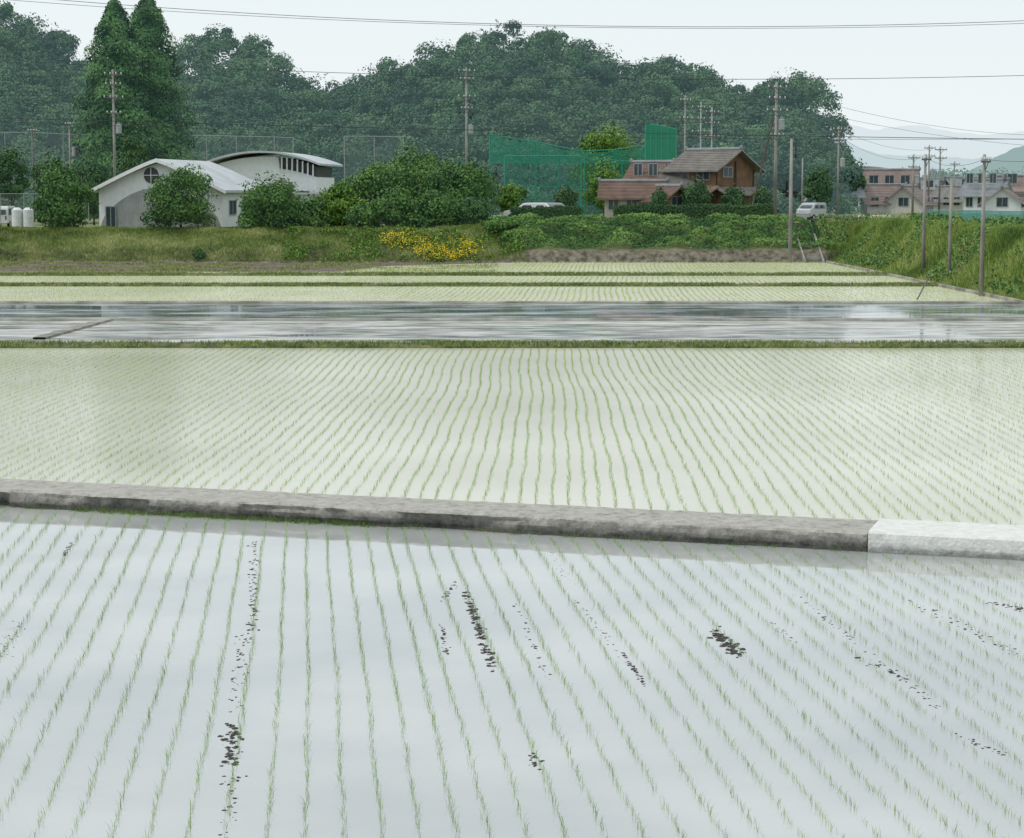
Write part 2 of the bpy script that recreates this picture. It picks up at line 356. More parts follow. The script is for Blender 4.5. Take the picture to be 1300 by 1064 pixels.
Wf=watermat('far_paddy_water',(0.54,0.54,0.41),(0.67,0.665,0.53),ior=1.33,rough=0.22,bump=0.05,bscale=1,scale=0.1)
def sheet(name,pts,z,mat,label):
    me=bpy.data.meshes.new(name); me.from_pydata([(p[0],p[1],z) for p in pts],[],[tuple(range(len(pts)))]); me.update()
    return obj(name,me,mat=mat,kind='structure',label=label)
XL,XR=-75,23.3
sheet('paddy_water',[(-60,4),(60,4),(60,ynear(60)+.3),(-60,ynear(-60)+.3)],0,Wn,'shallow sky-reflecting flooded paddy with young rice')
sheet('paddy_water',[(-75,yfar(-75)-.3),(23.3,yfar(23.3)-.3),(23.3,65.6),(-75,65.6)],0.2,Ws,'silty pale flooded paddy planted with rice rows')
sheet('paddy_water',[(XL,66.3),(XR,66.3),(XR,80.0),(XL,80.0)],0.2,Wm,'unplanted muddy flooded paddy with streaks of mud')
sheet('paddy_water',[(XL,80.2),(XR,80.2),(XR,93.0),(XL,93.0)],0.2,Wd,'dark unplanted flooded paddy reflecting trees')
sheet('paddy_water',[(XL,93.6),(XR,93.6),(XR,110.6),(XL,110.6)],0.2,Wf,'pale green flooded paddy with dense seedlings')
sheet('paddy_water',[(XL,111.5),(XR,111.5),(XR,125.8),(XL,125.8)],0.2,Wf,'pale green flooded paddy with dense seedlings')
sheet('paddy_water',[(-12,126.5),(XR,126.5),(XR,150.8),(0,150.8),(-9,143)],0.2,Wf,'pale green flooded paddy below the bank')
sheet('ploughed_soil',[(XL,132),(-10.9,132),(-9.4,143),(-1,150),(-1,152),(XL,152)],0.17,M_wallsoil,'brown bare soil strip below the bank')
sheet('paddy_water',[(XL,126.5),(-12.01,126.5),(-11.0,131.99),(XL,131.99)],0.2,Wf,'pale green flooded paddy strip beside bare soil')
# ---------------- rice ----------------
def rice(name,a,x0,x1,y0f,y1f,step,h,w,nb,spread,mat,z,label,seg2=False,wav=0.05,drop=0.04,space=0.3,margin=1.1,v0=0.45,lean=0.5,seed=1):
    rg=np.random.default_rng(seed)
    X=[];Y=[];A=[]
    nrow=int((x1-x0)/space)
    for r in range(nrow):
        xb=x0+r*space
        y=np.arange(8,151,step); y=y+rg.uniform(-.3,.3,len(y))*step
        grp=r//6
        wv=wav*(np.sin(y*0.22+grp*0.2)+0.5*np.sin(y*0.47+grp*0.4+1.7)+0.2*np.sin(y*1.5+r*0.9))
        x=xb+a*(y-30)+wv+rg.normal(0,0.008,len(y))+0.03*math.sin(grp*2.1)
        dens=rg.random()*0.25
        k=(y>y0f(x))&(y<y1f(x))&(np.abs(x)<0.25*y*margin+1.2)&(rg.random(len(y))>drop+dens*0.6)&(x<XR-0.3)
        X.append(x[k]);Y.append(y[k]);A.append(np.full(k.sum(),rg.uniform(-.08,.08)))
    X=np.concatenate(X);Y=np.concatenate(Y);A=np.concatenate(A)
    V,n=blades(X,Y,np.full(len(X),z-0.01),h,w,lean,nb,spread,seg2)
    mul=nb*(2 if seg2 else 1)
    At=np.repeat(A,mul)+v0+rng.uniform(-.25,.3,n)
    obj(name,npmesh(name,V,4,At),mat=mat,kind='stuff',label=label,cat='rice')
rice('rice_seedlings',-0.104,-16,16,lambda x:11+0*x,lambda x:ynear(x)-0.25,0.075,0.088,0.0038,3,0.010,M_rice,0,'thin rows of young green rice seedlings in water',seg2=True,wav=0.032,seed=3,drop=0.08,lean=0.5,v0=.38)
rice('rice_seedlings',0.0135,-30,24,lambda x:yfar(x)+0.2,lambda x:65.0+0*x,0.085,0.078,0.0056,3,0.012,M_ricem,0.2,'rows of young green rice seedlings in silty water',wav=0.055,seed=4,v0=0.36,space=0.262)
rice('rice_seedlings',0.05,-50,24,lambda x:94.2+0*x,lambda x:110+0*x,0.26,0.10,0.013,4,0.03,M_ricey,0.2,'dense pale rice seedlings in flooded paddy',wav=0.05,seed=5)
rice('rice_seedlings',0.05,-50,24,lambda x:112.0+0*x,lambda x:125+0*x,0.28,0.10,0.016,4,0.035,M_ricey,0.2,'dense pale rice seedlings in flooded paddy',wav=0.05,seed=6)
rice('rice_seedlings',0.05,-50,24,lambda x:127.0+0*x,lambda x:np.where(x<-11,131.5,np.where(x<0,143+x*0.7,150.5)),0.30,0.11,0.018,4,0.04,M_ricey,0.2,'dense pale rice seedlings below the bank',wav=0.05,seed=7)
# mud clods
mb=MB()
def clods(px0,py0,px1,py1,n,sz=0.03,spread=0.04):
    a=G(px0,py0,0);b=G(px1,py1,0)
    for i in range(int(n*2.6)):
        t=R.random(); x=a[0]+(b[0]-a[0])*t+R.gauss(0,spread*.8); y=a[1]+(b[1]-a[1])*t+R.gauss(0,spread*1.6)
        s=sz*0.72*R.uniform(0.2,1.15); mb.blob((x,y,0.0),s,s*R.uniform(.7,1.4),s*R.uniform(.15,.4),8,4,0.45)
for c in [(322,688,322,800,50,.03,.04),(312,800,296,900,30,.025,.05),(296,920,292,972,30,.042,.05),(590,750,626,850,64,.042,.035),(560,790,568,830,16,.028,.03),
          (905,800,938,832,34,.05,.06),(790,828,818,870,24,.026,.015),(655,765,694,862,14,.026,.03),(90,690,82,706,12,.03,.03),(1010,755,1200,905,36,.022,.04),
          (1150,760,1300,835,24,.025,.08),(1090,835,1150,862,14,.03,.05),(730,760,800,850,20,.018,.03),(20,790,0,840,14,.02,.06),(675,955,680,975,10,.03,.03),
          (1250,765,1300,775,12,.03,.06),(1215,935,1290,965,8,.025,.04),(580,740,560,765,8,.03,.03),(700,700,730,750,12,.015,.05),(980,790,1010,815,8,.02,.04),(300,985,285,1060,14,.03,.06)]:
    clods(*c)
mbo('mud_clods',mb,M_mud,smooth=True,kind='stuff',label='dark wet mud clods breaking the water surface',cat='mud')
# ---------------- near levee ----------------
def levee_mesh(x0,x1,step,z1,wid,amp,off=0.0,z0=-0.1):
    n=int(round((x1-x0)/step)); vs=[];fs=[]
    prof=[(0,z0),(0,0.5*z1),(0.0,z1-.03),(0.03,z1),(0.15*wid,z1),(0.3*wid,z1),(0.45*wid,z1),(0.6*wid,z1),(0.75*wid,z1),(0.88*wid,z1),(0.96*wid,z1-.004),(wid,z1-.03),(wid+.01,z1*.72),(wid+.015,z1*.5),(wid+.01,z1*.3),(wid,0.04),(wid+.02,z0)]
    m=len(prof); J0=10
    for i in range(n+1):
        x=x0+i*step
        for j,(q,z) in enumerate(prof):
            base=Vector((x,yfar(x),0))+lnrm*(q+off)
            a=amp
            nn=noise.fractal(Vector((x*1.3,j*0.35,z*4)),1.0,2.0,4)
            n2=noise.fractal(Vector((x*7,j*0.8,3.3)),1.0,2.0,3)
            dq=a*(0.035*nn+0.014*n2)
            if j>=J0 and j<=12: dq+=a*0.08*min(0,noise.noise(Vector((x*0.8,0,9))))
            if amp>0.5 and x<0.5 and 12<=j<=15:
                cutn=noise.fractal(Vector((x*0.8,7.7,0)),1,2,4)
                c=max(0,min(1,(cutn+0.25)*1.8))
                c*=min(1,(0.5-x)/1.5)
                dq-=0.17*c
            base+=lnrm*dq; base.z=z+a*((0.014*nn+0.009*n2) if 2<j<15 else 0)
            vs.append(base)
    for i in range(n):
        for j in range(m-1):
            a=i*m+j; fs.append((a,a+m,a+m+1,a+1))
    fs.append(tuple(range(m))); fs.append(tuple(range(n*m+m-1,n*m-1,-1)))
    mb=MB(); mb.add(vs,fs); return mb
def leveemat(name,ca,cb,cc,stain,z0,z1):
    lm,nt,b=newmat(name); tc=N(nt,'ShaderNodeTexCoord')
    no=N(nt,'ShaderNodeTexNoise'); no.inputs['Scale'].default_value=6; no.inputs['Detail'].default_value=14; no.inputs['Roughness'].default_value=0.75; nt.links.new(tc.outputs['Object'],no.inputs['Vector'])
    cr=N(nt,'ShaderNodeValToRGB'); cr.color_ramp.elements[0].position=0.33; cr.color_ramp.elements[1].position=0.66
    cr.color_ramp.elements[0].color=rgba(ca); cr.color_ramp.elements[1].color=rgba(cc); e=cr.color_ramp.elements.new(0.46); e.color=rgba(cb)
    nt.links.new(no.outputs['Fac'],cr.inputs['Fac'])
    sx=N(nt,'ShaderNodeSeparateXYZ'); nt.links.new(tc.outputs['Object'],sx.inputs[0])
    ma=N(nt,'ShaderNodeMath',operation='MULTIPLY_ADD'); ma.inputs[1].default_value=0.2; nt.links.new(no.outputs['Fac'],ma.inputs[0]); nt.links.new(sx.outputs['Z'],ma.inputs[2])
    mr=N(nt,'ShaderNodeMapRange'); mr.inputs[1].default_value=z0; mr.inputs[2].default_value=z1; mr.inputs[3].default_value=stain; mr.inputs[4].default_value=1.0; nt.links.new(ma.outputs[0],mr.inputs[0])
    mx=N(nt,'ShaderNodeMix',data_type='RGBA',blend_type='MULTIPLY'); mx.inputs[0].default_value=1; nt.links.new(cr.outputs['Color'],mx.inputs[6]); nt.links.new(mr.outputs[0],mx.inputs[7])
    nt.links.new(mx.outputs[2],b.inputs['Base Color']); b.inputs['Roughness'].default_value=0.92
    n2=N(nt,'ShaderNodeTexNoise'); n2.inputs['Scale'].default_value=18; n2.inputs['Detail'].default_value=8; nt.links.new(tc.outputs['Object'],n2.inputs['Vector'])
    bp=N(nt,'ShaderNodeBump'); bp.inputs['Strength'].default_value=0.8; bp.inputs['Distance'].default_value=0.03; nt.links.new(n2.outputs['Fac'],bp.inputs['Height']); nt.links.new(bp.outputs['Normal'],b.inputs['Normal'])
    return lm
SEAM=5.42
mbo('concrete_levee',levee_mesh(-30,SEAM-.01,0.05,0.27,LWID,1.0),leveemat('levee_concrete',(0.18,0.17,0.15),(0.31,0.30,0.27),(0.43,0.415,0.38),0.22,0.14,0.36),label='weathered crumbling grey concrete levee between flooded paddies',cat='levee',group='paddy levees')
mbo('concrete_levee',levee_mesh(SEAM,26,0.12,0.30,LWID+.05,0.12,off=-0.0),leveemat('new_concrete',(0.50,0.50,0.47),(0.60,0.605,0.58),(0.70,0.70,0.68),0.35,0.12,0.22),label='newer pale white concrete levee section between paddies',cat='levee',group='paddy levees')
X=rng.uniform(-9.5,5,500); X=np.where(rng.random(500)<0.6,rng.uniform(-7,-2.2,500),X)
Yl=yfar(X)-LWID*1.05-np.abs(rng.normal(0.06,0.05,500))
V,n=blades(X,Yl,np.full(500,0.0),0.08,0.006,1.0,6,0.03,False)
obj('waterline_grass',npmesh('wg',V,4,rng.uniform(-0.2,0.4,n)),mat=M_grassr,kind='stuff',label='short grass growing along the levee waterline',cat='grass')
# ---------------- dikes ----------------
def dike(y0,y1,z,mat,label,x0=XL,x1=XR,amp=0.05,grass=0,gh=0.14,gm_=None,slope=0.25):
    xs=np.arange(x0,x1,0.5); vs=[];fs=[]
    prof=[(y0-slope*0.3,0.0),(y0,0.2+z*0.5),(y0+slope*0.5,0.2+z),((y0+y1)/2,0.2+z*1.05),(y1-slope*0.5,0.2+z),(y1,0.2+z*0.4),(y1+0.1,0)]
    for i,x in enumerate(xs):
        for j,(yy,zz) in enumerate(prof):
            nn=noise.fractal(Vector((x*0.5,j*0.6,y0)),1,2,3)
            vs.append((x,yy+amp*2*nn,zz+(amp*nn if 0<j<6 else 0)))
    m=len(prof)
    for i in range(len(xs)-1):
        for j in range(m-1): a=i*m+j; fs.append((a,a+m,a+m+1,a+1))
    mb=MB(); mb.add(vs,fs); mbo('earth_dike' if grass else 'concrete_dike',mb,mat,label=label,kind='structure')
    if grass:
        w=0.25*y1*1.15+2
        X=rng.uniform(max(x0,-w),min(x1,w),grass); Y=rng.uniform(y0-0.1,y1,grass)
        dens=np.array([noise.noise(Vector((x*0.35,0,y0))) for x in X]); k=dens>rng.uniform(-0.9,0.35,grass); X=X[k];Y=Y[k]
        V,n=blades(X,Y,np.full(len(X),0.2+z*0.55),gh,0.03,0.7,3,0.04)
        obj('dike_grass',npmesh('dg',V,4,rng.uniform(0.0,0.7,n)),mat=gm_ or M_grass,kind='stuff',label='low grass covering a field dike',cat='grass')
dike(65.3,66.5,0.10,M_dikesoil,'grassy earth dike between flooded paddies',grass=10000,gh=0.13,amp=0.03)
dike(79.8,80.3,0.08,M_concd,'low concrete dike between muddy paddies',amp=0.015)
dike(92.8,93.5,0.09,M_concd,'low concrete dike between paddies',amp=0.02)
dike(110.5,111.6,0.11,M_dikesoil,'grassy earth dike between pale paddies',grass=10000,gh=0.14,amp=0.03)
dike(125.5,126.7,0.12,M_dikesoil,'grassy earth dike between pale paddies',grass=10000,gh=0.15,amp=0.03)
a=G(50,429,0.25); c=G(142,404,0.25)
mb=MB(); p=Vector((a[0],a[1],0.2)); q=Vector((c[0],c[1],0.2)); d=(q-p).normalized(); s=Vector((d.y,-d.x,0))*0.24
vs=[]
for i in range(31):
    c_=p.lerp(q,i/30)
    for o,z in((-1,.1),(-.9,.28),(.9,.28),(1,.1)): vs.append(c_+s*o+Vector((0,0,z-.2+R.uniform(-.015,.015))))
mb.add(vs,[(i*4+j,i*4+4+j,i*4+5+j,i*4+1+j) for i in range(30) for j in range(3)])
mbo('concrete_levee',mb,M_concd,label='short slanting pale concrete ridge in muddy paddy',cat='levee',group='paddy levees')
mb=MB(); mb.box(22.95,23.15,66,150,0.0,0.36); mbo('concrete_kerb',mb,M_concd,label='low concrete kerb along the foot of the bank',cat='kerb',bevel=0.02)
# ---------------- bank vegetation ----------------
def surf(n,xa,xb,ya,yb):
    X=rng.uniform(xa,xb,n);Y=rng.uniform(ya,yb,n); return X,Y
X,Y=surf(64000,-50,1,150.8,159.5); Z=Hf(X,Y); k=Z>0.25
pn=np.array([noise.fractal(Vector((x*0.22,y*0.5,1)),1,2,4) for x,y in zip(X,Y)])
V,n=blades(X[k],Y[k],Z[k]-0.03,0.22,0.04,0.7,2,0.08); A=np.repeat(0.45+0.6*pn[k],2)+rng.uniform(-.15,.2,n)
obj('bank_grass',npmesh('bg',V,4,A),mat=M_grass,kind='stuff',label='rough green and yellowish grass on the bank',cat='grass')
X,Y=surf(9000,-17,1,150.6,157); Z=Hf(X,Y); pn=np.array([noise.noise(Vector((x*0.5,y*0.5,5))) for x,y in zip(X,Y)]); k=(pn>-0.05)&(Z>0.1)
C=np.stack([X[k],Y[k],Z[k]+rng.uniform(0.05,0.6,k.sum())],1)
obj('bank_weeds',npmesh('bw',leaves(C,unit(len(C))+[0,-.4,.6],0.11),4,rng.uniform(-0.1,0.6,len(C))),mat=M_leafy,kind='stuff',label='leafy weeds growing low on the bank',cat='weeds')
X,Y=surf(36000,-1,24,152.0,159.5); Z=Hf(X,Y); k=Z>rng.uniform(0.9,1.5,len(X)); X=X[k];Y=Y[k];Z=Z[k]
pn=np.array([noise.fractal(Vector((x*0.45,y*0.6,9)),1,2,4) for x,y in zip(X,Y)])
C=np.stack([X,Y,Z+0.1+0.5*np.clip(pn+0.3,0,1)+rng.uniform(0,.15,len(X))],1)
obj('bank_ivy',npmesh('bi',leaves(C,unit(len(C))*0.8+[0,-.5,.6],0.11),4,0.36+0.8*pn+rng.uniform(-.15,.25,len(C))),mat=M_leaf,kind='stuff',label='ivy and low shrubs draping over the bank',cat='ivy')
X,Y=surf(62000,23.3,31,84,158); Z=Hf(X,Y); 
pn=np.array([noise.fractal(Vector((x*0.35,y*0.18,4)),1,2,4) for x,y in zip(X,Y)])
V,n=blades(X,Y,Z-0.05,0.40,0.045,0.6,3,0.1); A=np.repeat(0.52+0.6*pn,3)+rng.uniform(-.18,.2,n)
obj('bank_grass',npmesh('bg',V,4,A),mat=M_grassr,kind='stuff',label='tall green reeds and dry grass on the bank',cat='grass')
k=pn>0.22; C=np.stack([X[k],Y[k],Z[k]+rng.uniform(0.1,0.8,k.sum())],1)
obj('bank_weeds',npmesh('bw',leaves(C,unit(len(C))+[0,-.3,.6],0.10),4,rng.uniform(0.1,0.9,len(C))),mat=M_leaf,kind='stuff',label='leafy weeds among tall grass on the bank',cat='weeds')
X,Y=surf(16000,-48,-1,132,152); pn=np.array([noise.fractal(Vector((x*0.2,y*0.25,7)),1,2,3) for x,y in zip(X,Y)]); k=pn>0.0+rng.uniform(-.1,.15,len(X))
V,n=blades(X[k],Y[k],np.full(k.sum(),0.15),0.14,0.05,0.8,2,0.1)
obj('sparse_grass',npmesh('sg',V,4,rng.uniform(0.2,0.8,n)),mat=M_grass,kind='stuff',label='sparse grass tufts on the bare soil',cat='grass')
# yellow flowers
FX=[]
for (px,py,w,h,n) in [(495,301,15,6,50),(520,304,20,6,90),(545,316,20,7,120),(572,321,20,6,120),(592,308,12,7,80),(515,295,20,3,30),(555,325,18,3,50),(602,318,8,5,25),(540,308,45,10,60)]:
    for i in range(n):
        x=(px+R.gauss(0,w*0.6)-650)/2600*154; yy=py+R.gauss(0,h*0.5)
        best=None
        for d in np.arange(151,159.5,0.25):
            z=hz(x,d)+0.4; pyy=250+(CZ-z)*2600/d
            if best is None or abs(pyy-yy)<best[0]: best=(abs(pyy-yy),d,z)
        FX.append((x*best[1]/154,best[1]+R.uniform(-.12,.12),best[2]+R.uniform(-.1,.15)))
C=np.array(FX); C=np.repeat(C,3,axis=0)+rng.normal(0,0.09,(len(C)*3,3))
obj('yellow_flowers',npmesh('yf',leaves(C,unit(len(C))*0.5+[0,-.6,.7],0.043,0.8),4,rng.uniform(0.2,0.9,len(C))),mat=M_flower,kind='stuff',label='patches of bright yellow coreopsis flowers on bank',cat='flowers')
C2=C+rng.normal(0,0.15,C.shape)-[0,0,.14]
obj('flower_leaves',npmesh('fl',leaves(C2,unit(len(C2))+[0,-.3,.5],0.12,0.3),4,rng.uniform(0.0,0.7,len(C2))),mat=M_leafy,kind='stuff',label='green stems and leaves under yellow flowers',cat='plants')
# ---------------- forest ----------------
SKY=[(-400,-40),(-100,-30),(0,-10),(45,0),(95,36),(130,58),(205,50),(240,38),(262,28),(292,24),(330,38),(372,76),(400,88),(430,94),(452,90),(470,66),(492,56),(520,66),(545,44),(585,36),(612,30),(640,20),(700,20),(742,36),(800,54),(862,62),(905,76),(940,92),(966,98),(985,76),(1012,72),(1034,92),(1044,150),(1062,190),(1085,225),(1100,262)]
spx=[a for a,b_ in SKY]; spy=[b_ for a,b_ in SKY]
def skyy(px): return float(np.interp(px,spx,spy))
def topz(px,d):
    t=max(0,min(1,(d-250)/85)); s=skyy(px)
    py=s+(max(s,182)-s)*(1-t**0.75)
    return W(px,py,d)[1]
Vs=[];As=[]
tr=MB()
d=250.0
while d<=337:
    px=-330+R.uniform(0,40)
    while px<1100:
        if px<1090-(0 if d>275 else 10):
            zt=topz(px,d)+R.uniform(-2.2,0.3); x=W(px,200,d)[0]
            rr=R.uniform(3.4,6.0); v=0.46+R.gauss(0,0.13)
            if R.random()<0.06: v+=0.25
            # domed crown: lobes sit over a rounded cap
            L=[((x,d,zt-rr*0.75),rr*0.75,v-.08)]
            nl=R.randint(9,12)
            for i in range(nl):
                a=R.uniform(0,6.28); q=math.sqrt(R.random())*0.85; zz=zt-rr*0.28-rr*0.95*q*q-R.random()*rr*0.35
                L.append(((x+math.cos(a)*q*rr,d+math.sin(a)*q*rr*0.9,zz),rr*R.uniform(0.22,0.38),v+R.uniform(-.1,.12)))
            vis = px>-60
            V,A=lobe_leaves(L,200 if vis else 50,0.25 if vis else 0.6,jit=0.6,r0=0.6,r1=0.5,va=0.08,up=.5)
            Vs.append(V);As.append(A)
            if d<262: tr.tube((x,d,2.5),(x,d,zt-2),0.2,0.1,6,False)
        px+= R.uniform(34,56)*(290/d)
    d+=6.5
V=np.concatenate(Vs);A=np.concatenate(As)
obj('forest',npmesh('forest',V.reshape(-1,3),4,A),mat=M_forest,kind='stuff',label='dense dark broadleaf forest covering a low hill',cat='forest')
mbo('forest_trunks',tr,M_bark,kind='stuff',label='trunks along the edge of the forest',cat='forest')
L=[]
for i in range(200):
    px=R.uniform(-150,1080); d=R.uniform(236,250); x=W(px,250,d)[0]
    L.append(((x,d,2.6+R.uniform(0,2.6)),R.uniform(1.2,2.4),0.45+R.uniform(-.2,.3)))
V,A=lobe_leaves(L,200,0.26,jit=.7,r0=.5,r1=.7,va=.1)
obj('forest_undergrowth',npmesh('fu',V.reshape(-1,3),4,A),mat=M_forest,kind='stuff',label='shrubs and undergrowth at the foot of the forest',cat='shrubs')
ds=np.concatenate([np.arange(244,345,8),[360,390,430,480]]); ps=np.arange(-420,1121,20)
vs=[];
for d in ds:
    for p_ in ps:
        dd=min(d,335); x=W(p_,200,d)[0] if d<345 else W(p_,200,335)[0]*(1+(d-335)/600)
        z=topz(p_,dd)-7.5
        if d>340: z*=max(0,1-(d-340)/140)
        if d<250: z=1.5
        vs.append((x,d,max(z,1.5) if p_<1095 else 0))
n_=len(ps); fs=[(j*n_+i,j*n_+i+1,(j+1)*n_+i+1,(j+1)*n_+i) for j in range(len(ds)-1) for i in range(n_-1)]
mb=MB(); mb.add(vs,fs); mbo('hill',mb,noisemat('hill_floor',(0.014,0.03,0.016),(0.04,0.07,0.03),0.2,0.95),smooth=True,kind='structure',label='low hill under the forest')
# ---------------- distant mountains ----------------
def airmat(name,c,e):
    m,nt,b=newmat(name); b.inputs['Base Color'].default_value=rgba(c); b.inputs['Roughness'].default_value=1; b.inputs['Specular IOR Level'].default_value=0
    b.inputs['Emission Color'].default_value=rgba(e); b.inputs['Emission Strength'].default_value=1  # distance haze painted as emission over a near-black ridge colour
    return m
def ridge(name,pts,d,mat,label,thick=400,am=2.2):
    xs=np.linspace(pts[0][0],pts[-1][0],160); vs=[]
    for p_ in xs:
        py=sum(np.interp(p_+o,[a for a,b_ in pts],[b_ for a,b_ in pts]) for o in(-24,-12,0,12,24))/5-am*noise.fractal(Vector((p_*0.05,d,0)),1,2,6)
        x,z=W(p_,py,d)
        vs+= [(x,d-thick,0),(x,d-thick*0.45,z*0.55+2*noise.noise(Vector((p_*0.05,1,d)))),(x,d,z),(x,d+thick,0)]
    fs=[(i*4+j,i*4+4+j,i*4+5+j,i*4+1+j) for i in range(len(xs)-1) for j in range(3)]
    mb=MB(); mb.add(vs,fs); mbo(name,mb,mat,kind='structure',label=label,smooth=True)
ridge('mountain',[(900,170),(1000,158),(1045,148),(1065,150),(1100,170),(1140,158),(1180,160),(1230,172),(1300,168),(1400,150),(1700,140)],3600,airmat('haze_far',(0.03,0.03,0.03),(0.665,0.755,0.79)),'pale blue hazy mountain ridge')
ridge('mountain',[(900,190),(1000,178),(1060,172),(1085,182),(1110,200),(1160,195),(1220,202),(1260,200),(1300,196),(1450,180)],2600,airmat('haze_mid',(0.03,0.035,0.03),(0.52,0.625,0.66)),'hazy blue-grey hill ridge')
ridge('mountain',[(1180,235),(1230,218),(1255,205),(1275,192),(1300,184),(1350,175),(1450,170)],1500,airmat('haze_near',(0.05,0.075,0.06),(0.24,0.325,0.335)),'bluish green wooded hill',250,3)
L=[]
for i in range(80):
    px=R.uniform(1055,1420); d=R.uniform(520,640); x=W(px,250,d)[0]
    L.append(((x,d,4+R.uniform(0,5)),R.uniform(3,6),0.5+R.uniform(-.2,.2)))
V,A=lobe_leaves(L,200,0.55)
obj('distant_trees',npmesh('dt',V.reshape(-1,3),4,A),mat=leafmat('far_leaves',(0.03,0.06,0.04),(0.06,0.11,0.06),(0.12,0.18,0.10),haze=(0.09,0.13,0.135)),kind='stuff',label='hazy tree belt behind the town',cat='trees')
# ---------------- individual trees ----------------
def T(px,top,base,d,wpx,mat,label,low=0.12,s=0.14,nl=14,per=330,name='broadleaf_tree',v0=0.45,zb=None,group=None,skirt=0):
    x,zt=W(px,top,d); z0=hz(x,d) if zb is None else zb
    return tree(x,d,z0,zt-z0,wpx/2/2600*d,mat,label,nl=nl,per=per,s=s,name=name,low=low,v0=v0,group=group,skirt=skirt)
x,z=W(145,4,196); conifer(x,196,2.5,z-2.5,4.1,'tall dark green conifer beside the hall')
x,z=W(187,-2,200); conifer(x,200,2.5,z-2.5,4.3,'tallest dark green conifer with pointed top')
GT='trees along the bank'
T(172,152,225,186,50,M_leafd,'rounded dark tree in front of tall conifers')
T(118,205,250,180,40,M_leafd,'small dark tree beside the white hall')
T(14,178,262,182,52,M_leafd,'rounded dark tree near grey fence')
T(62,190,262,200,50,M_leafd,'dark bushy tree behind the fence')
T(78,208,292,160,86,M_leaf,'broad low green tree on top of bank',low=-0.05,nl=22,per=360,group=GT,skirt=9)
T(228,210,298,159,98,M_leaf,'spreading green tree in front of white hall',low=-0.02,nl=24,per=330,s=.125,group=GT,skirt=8)
T(342,218,302,158.5,90,M_leaf,'green tree by the hall wall on the bank',low=-0.05,nl=22,per=360,group=GT,skirt=9)
T(390,243,300,160,66,M_leaf,'small shrub-like tree on the bank',low=-.1,nl=12,group=GT,skirt=6)
T(430,232,290,161,70,M_leafy,'light green young tree on the bank',low=-0.05,group=GT,skirt=6,v0=.3)
T(476,203,292,166,92,M_leaf,'green tree in a dense roadside cluster',low=-0.05,nl=26,per=360,v0=.5,group=GT,skirt=8)
T(528,186,292,170,112,M_leaf,'tall rounded tree in a dense roadside cluster',low=-0.02,nl=30,per=360,v0=.52,group=GT,skirt=8)
T(578,190,292,166,106,M_leaf,'dark green tree in a dense roadside cluster',low=-0.02,nl=30,per=360,v0=.38,group=GT,skirt=8)
T(606,206,292,172,64,M_leafd,'dark tree at end of roadside cluster',low=-0.05,group=GT,skirt=6)
T(500,236,295,160,74,M_leaf,'shaded shrub below the cluster of trees',low=-.1,v0=.4,group=GT,skirt=5)
T(558,242,292,160,80,M_leaf,'dark shrub on the bank edge',low=-.1,v0=.35,group=GT,skirt=5)
T(458,256,294,159.5,48,M_leaf,'low bush below the roadside trees',low=-.1,nl=10,v0=.5,name='bush',group=GT)
T(604,250,292,159.5,44,M_leafd,'low bush below the roadside trees',low=-.1,nl=10,v0=.5,name='bush',group=GT)
T(634,276,308,156,46,M_leaf,'small green bush on the bank',low=0.0,nl=10,name='bush',group=GT)
T(253,318,336,152,16,M_leafd,'tiny dark bush low on the bank',low=0.0,nl=6,per=150,name='bush')
T(648,230,272,176,40,M_leafy,'small yellowish tree near the net fence',s=.13,v0=.3)
T(718,236,272,180,32,M_leafd,'small round dark tree by the net fence',s=.13)
T(768,198,262,190,52,M_leafy,'light green tree near the house',s=.14,v0=.35,low=0)
T(772,154,240,232,96,M_leafy,'bright green tree behind the sports net',s=.20,nl=20,v0=.3)
T(884,226,262,172,44,M_leafd,'trimmed garden tree before the house',s=.12)
T(932,234,262,172,32,M_leafd,'small garden tree by the wooden house',s=.12)
T(968,234,266,174,30,M_leafd,'small garden tree beside utility pole',s=.12)
T(838,238,262,171,24,M_leafd,'garden pine before the tiled house',s=.11)
T(1078,200,262,250,40,M_leafd,'dark tree at the edge of the wood',s=.22)
T(1040,212,262,240,40,M_leafd,'dark tree at the foot of the wood',s=.22)
def hedge(x0,x1,y0,y1,z0,z1,mat,label,n=6000,s=0.08):
    t=thing('clipped_hedge',((x0+x1)/2,(y0+y1)/2,z0),label,'hedge')
    hx_,hy,hh=(x1-x0)/2,(y1-y0)/2,(z1-z0)
    P=rng.uniform(-1,1,(n,3)); f=rng.integers(0,3,n)
    P[f==0,1]=-1; P[f==1,2]=1; P[f==2,1]=rng.uniform(-1,-.3,(f==2).sum())
    C=np.stack([P[:,0]*hx_,P[:,1]*hy,(P[:,2]+1)/2*hh+0.06*np.sin(P[:,0]*hx_*1.3)],1)+rng.normal(0,0.05,(n,3))
    Nn=unit(n)*0.8+np.where((f==1)[:,None],[0,0,1],[0,-1,0.2])
    obj('leaves',npmesh('hl',leaves(C,Nn,s),4,0.4+rng.uniform(-.25,.25,n)),t,mat=mat)
    mb=MB(); mb.box(-hx_+.08,hx_-.08,-hy+.12,hy-.1,0,hh-.12); mbo('inner_branches',mb,M_bark,t)
gx=lambda px,d:(px-650)/2600*d
hedge(gx(778,163),gx(980,163),162.6,163.8,3.0,W(0,261,163)[1],M_leafd,'long clipped dark green garden hedge',11000)
hedge(gx(648,164),gx(740,164),163.5,164.6,3.0,W(0,264,164)[1],M_leafd,'clipped dark green hedge beside parked cars',6000)
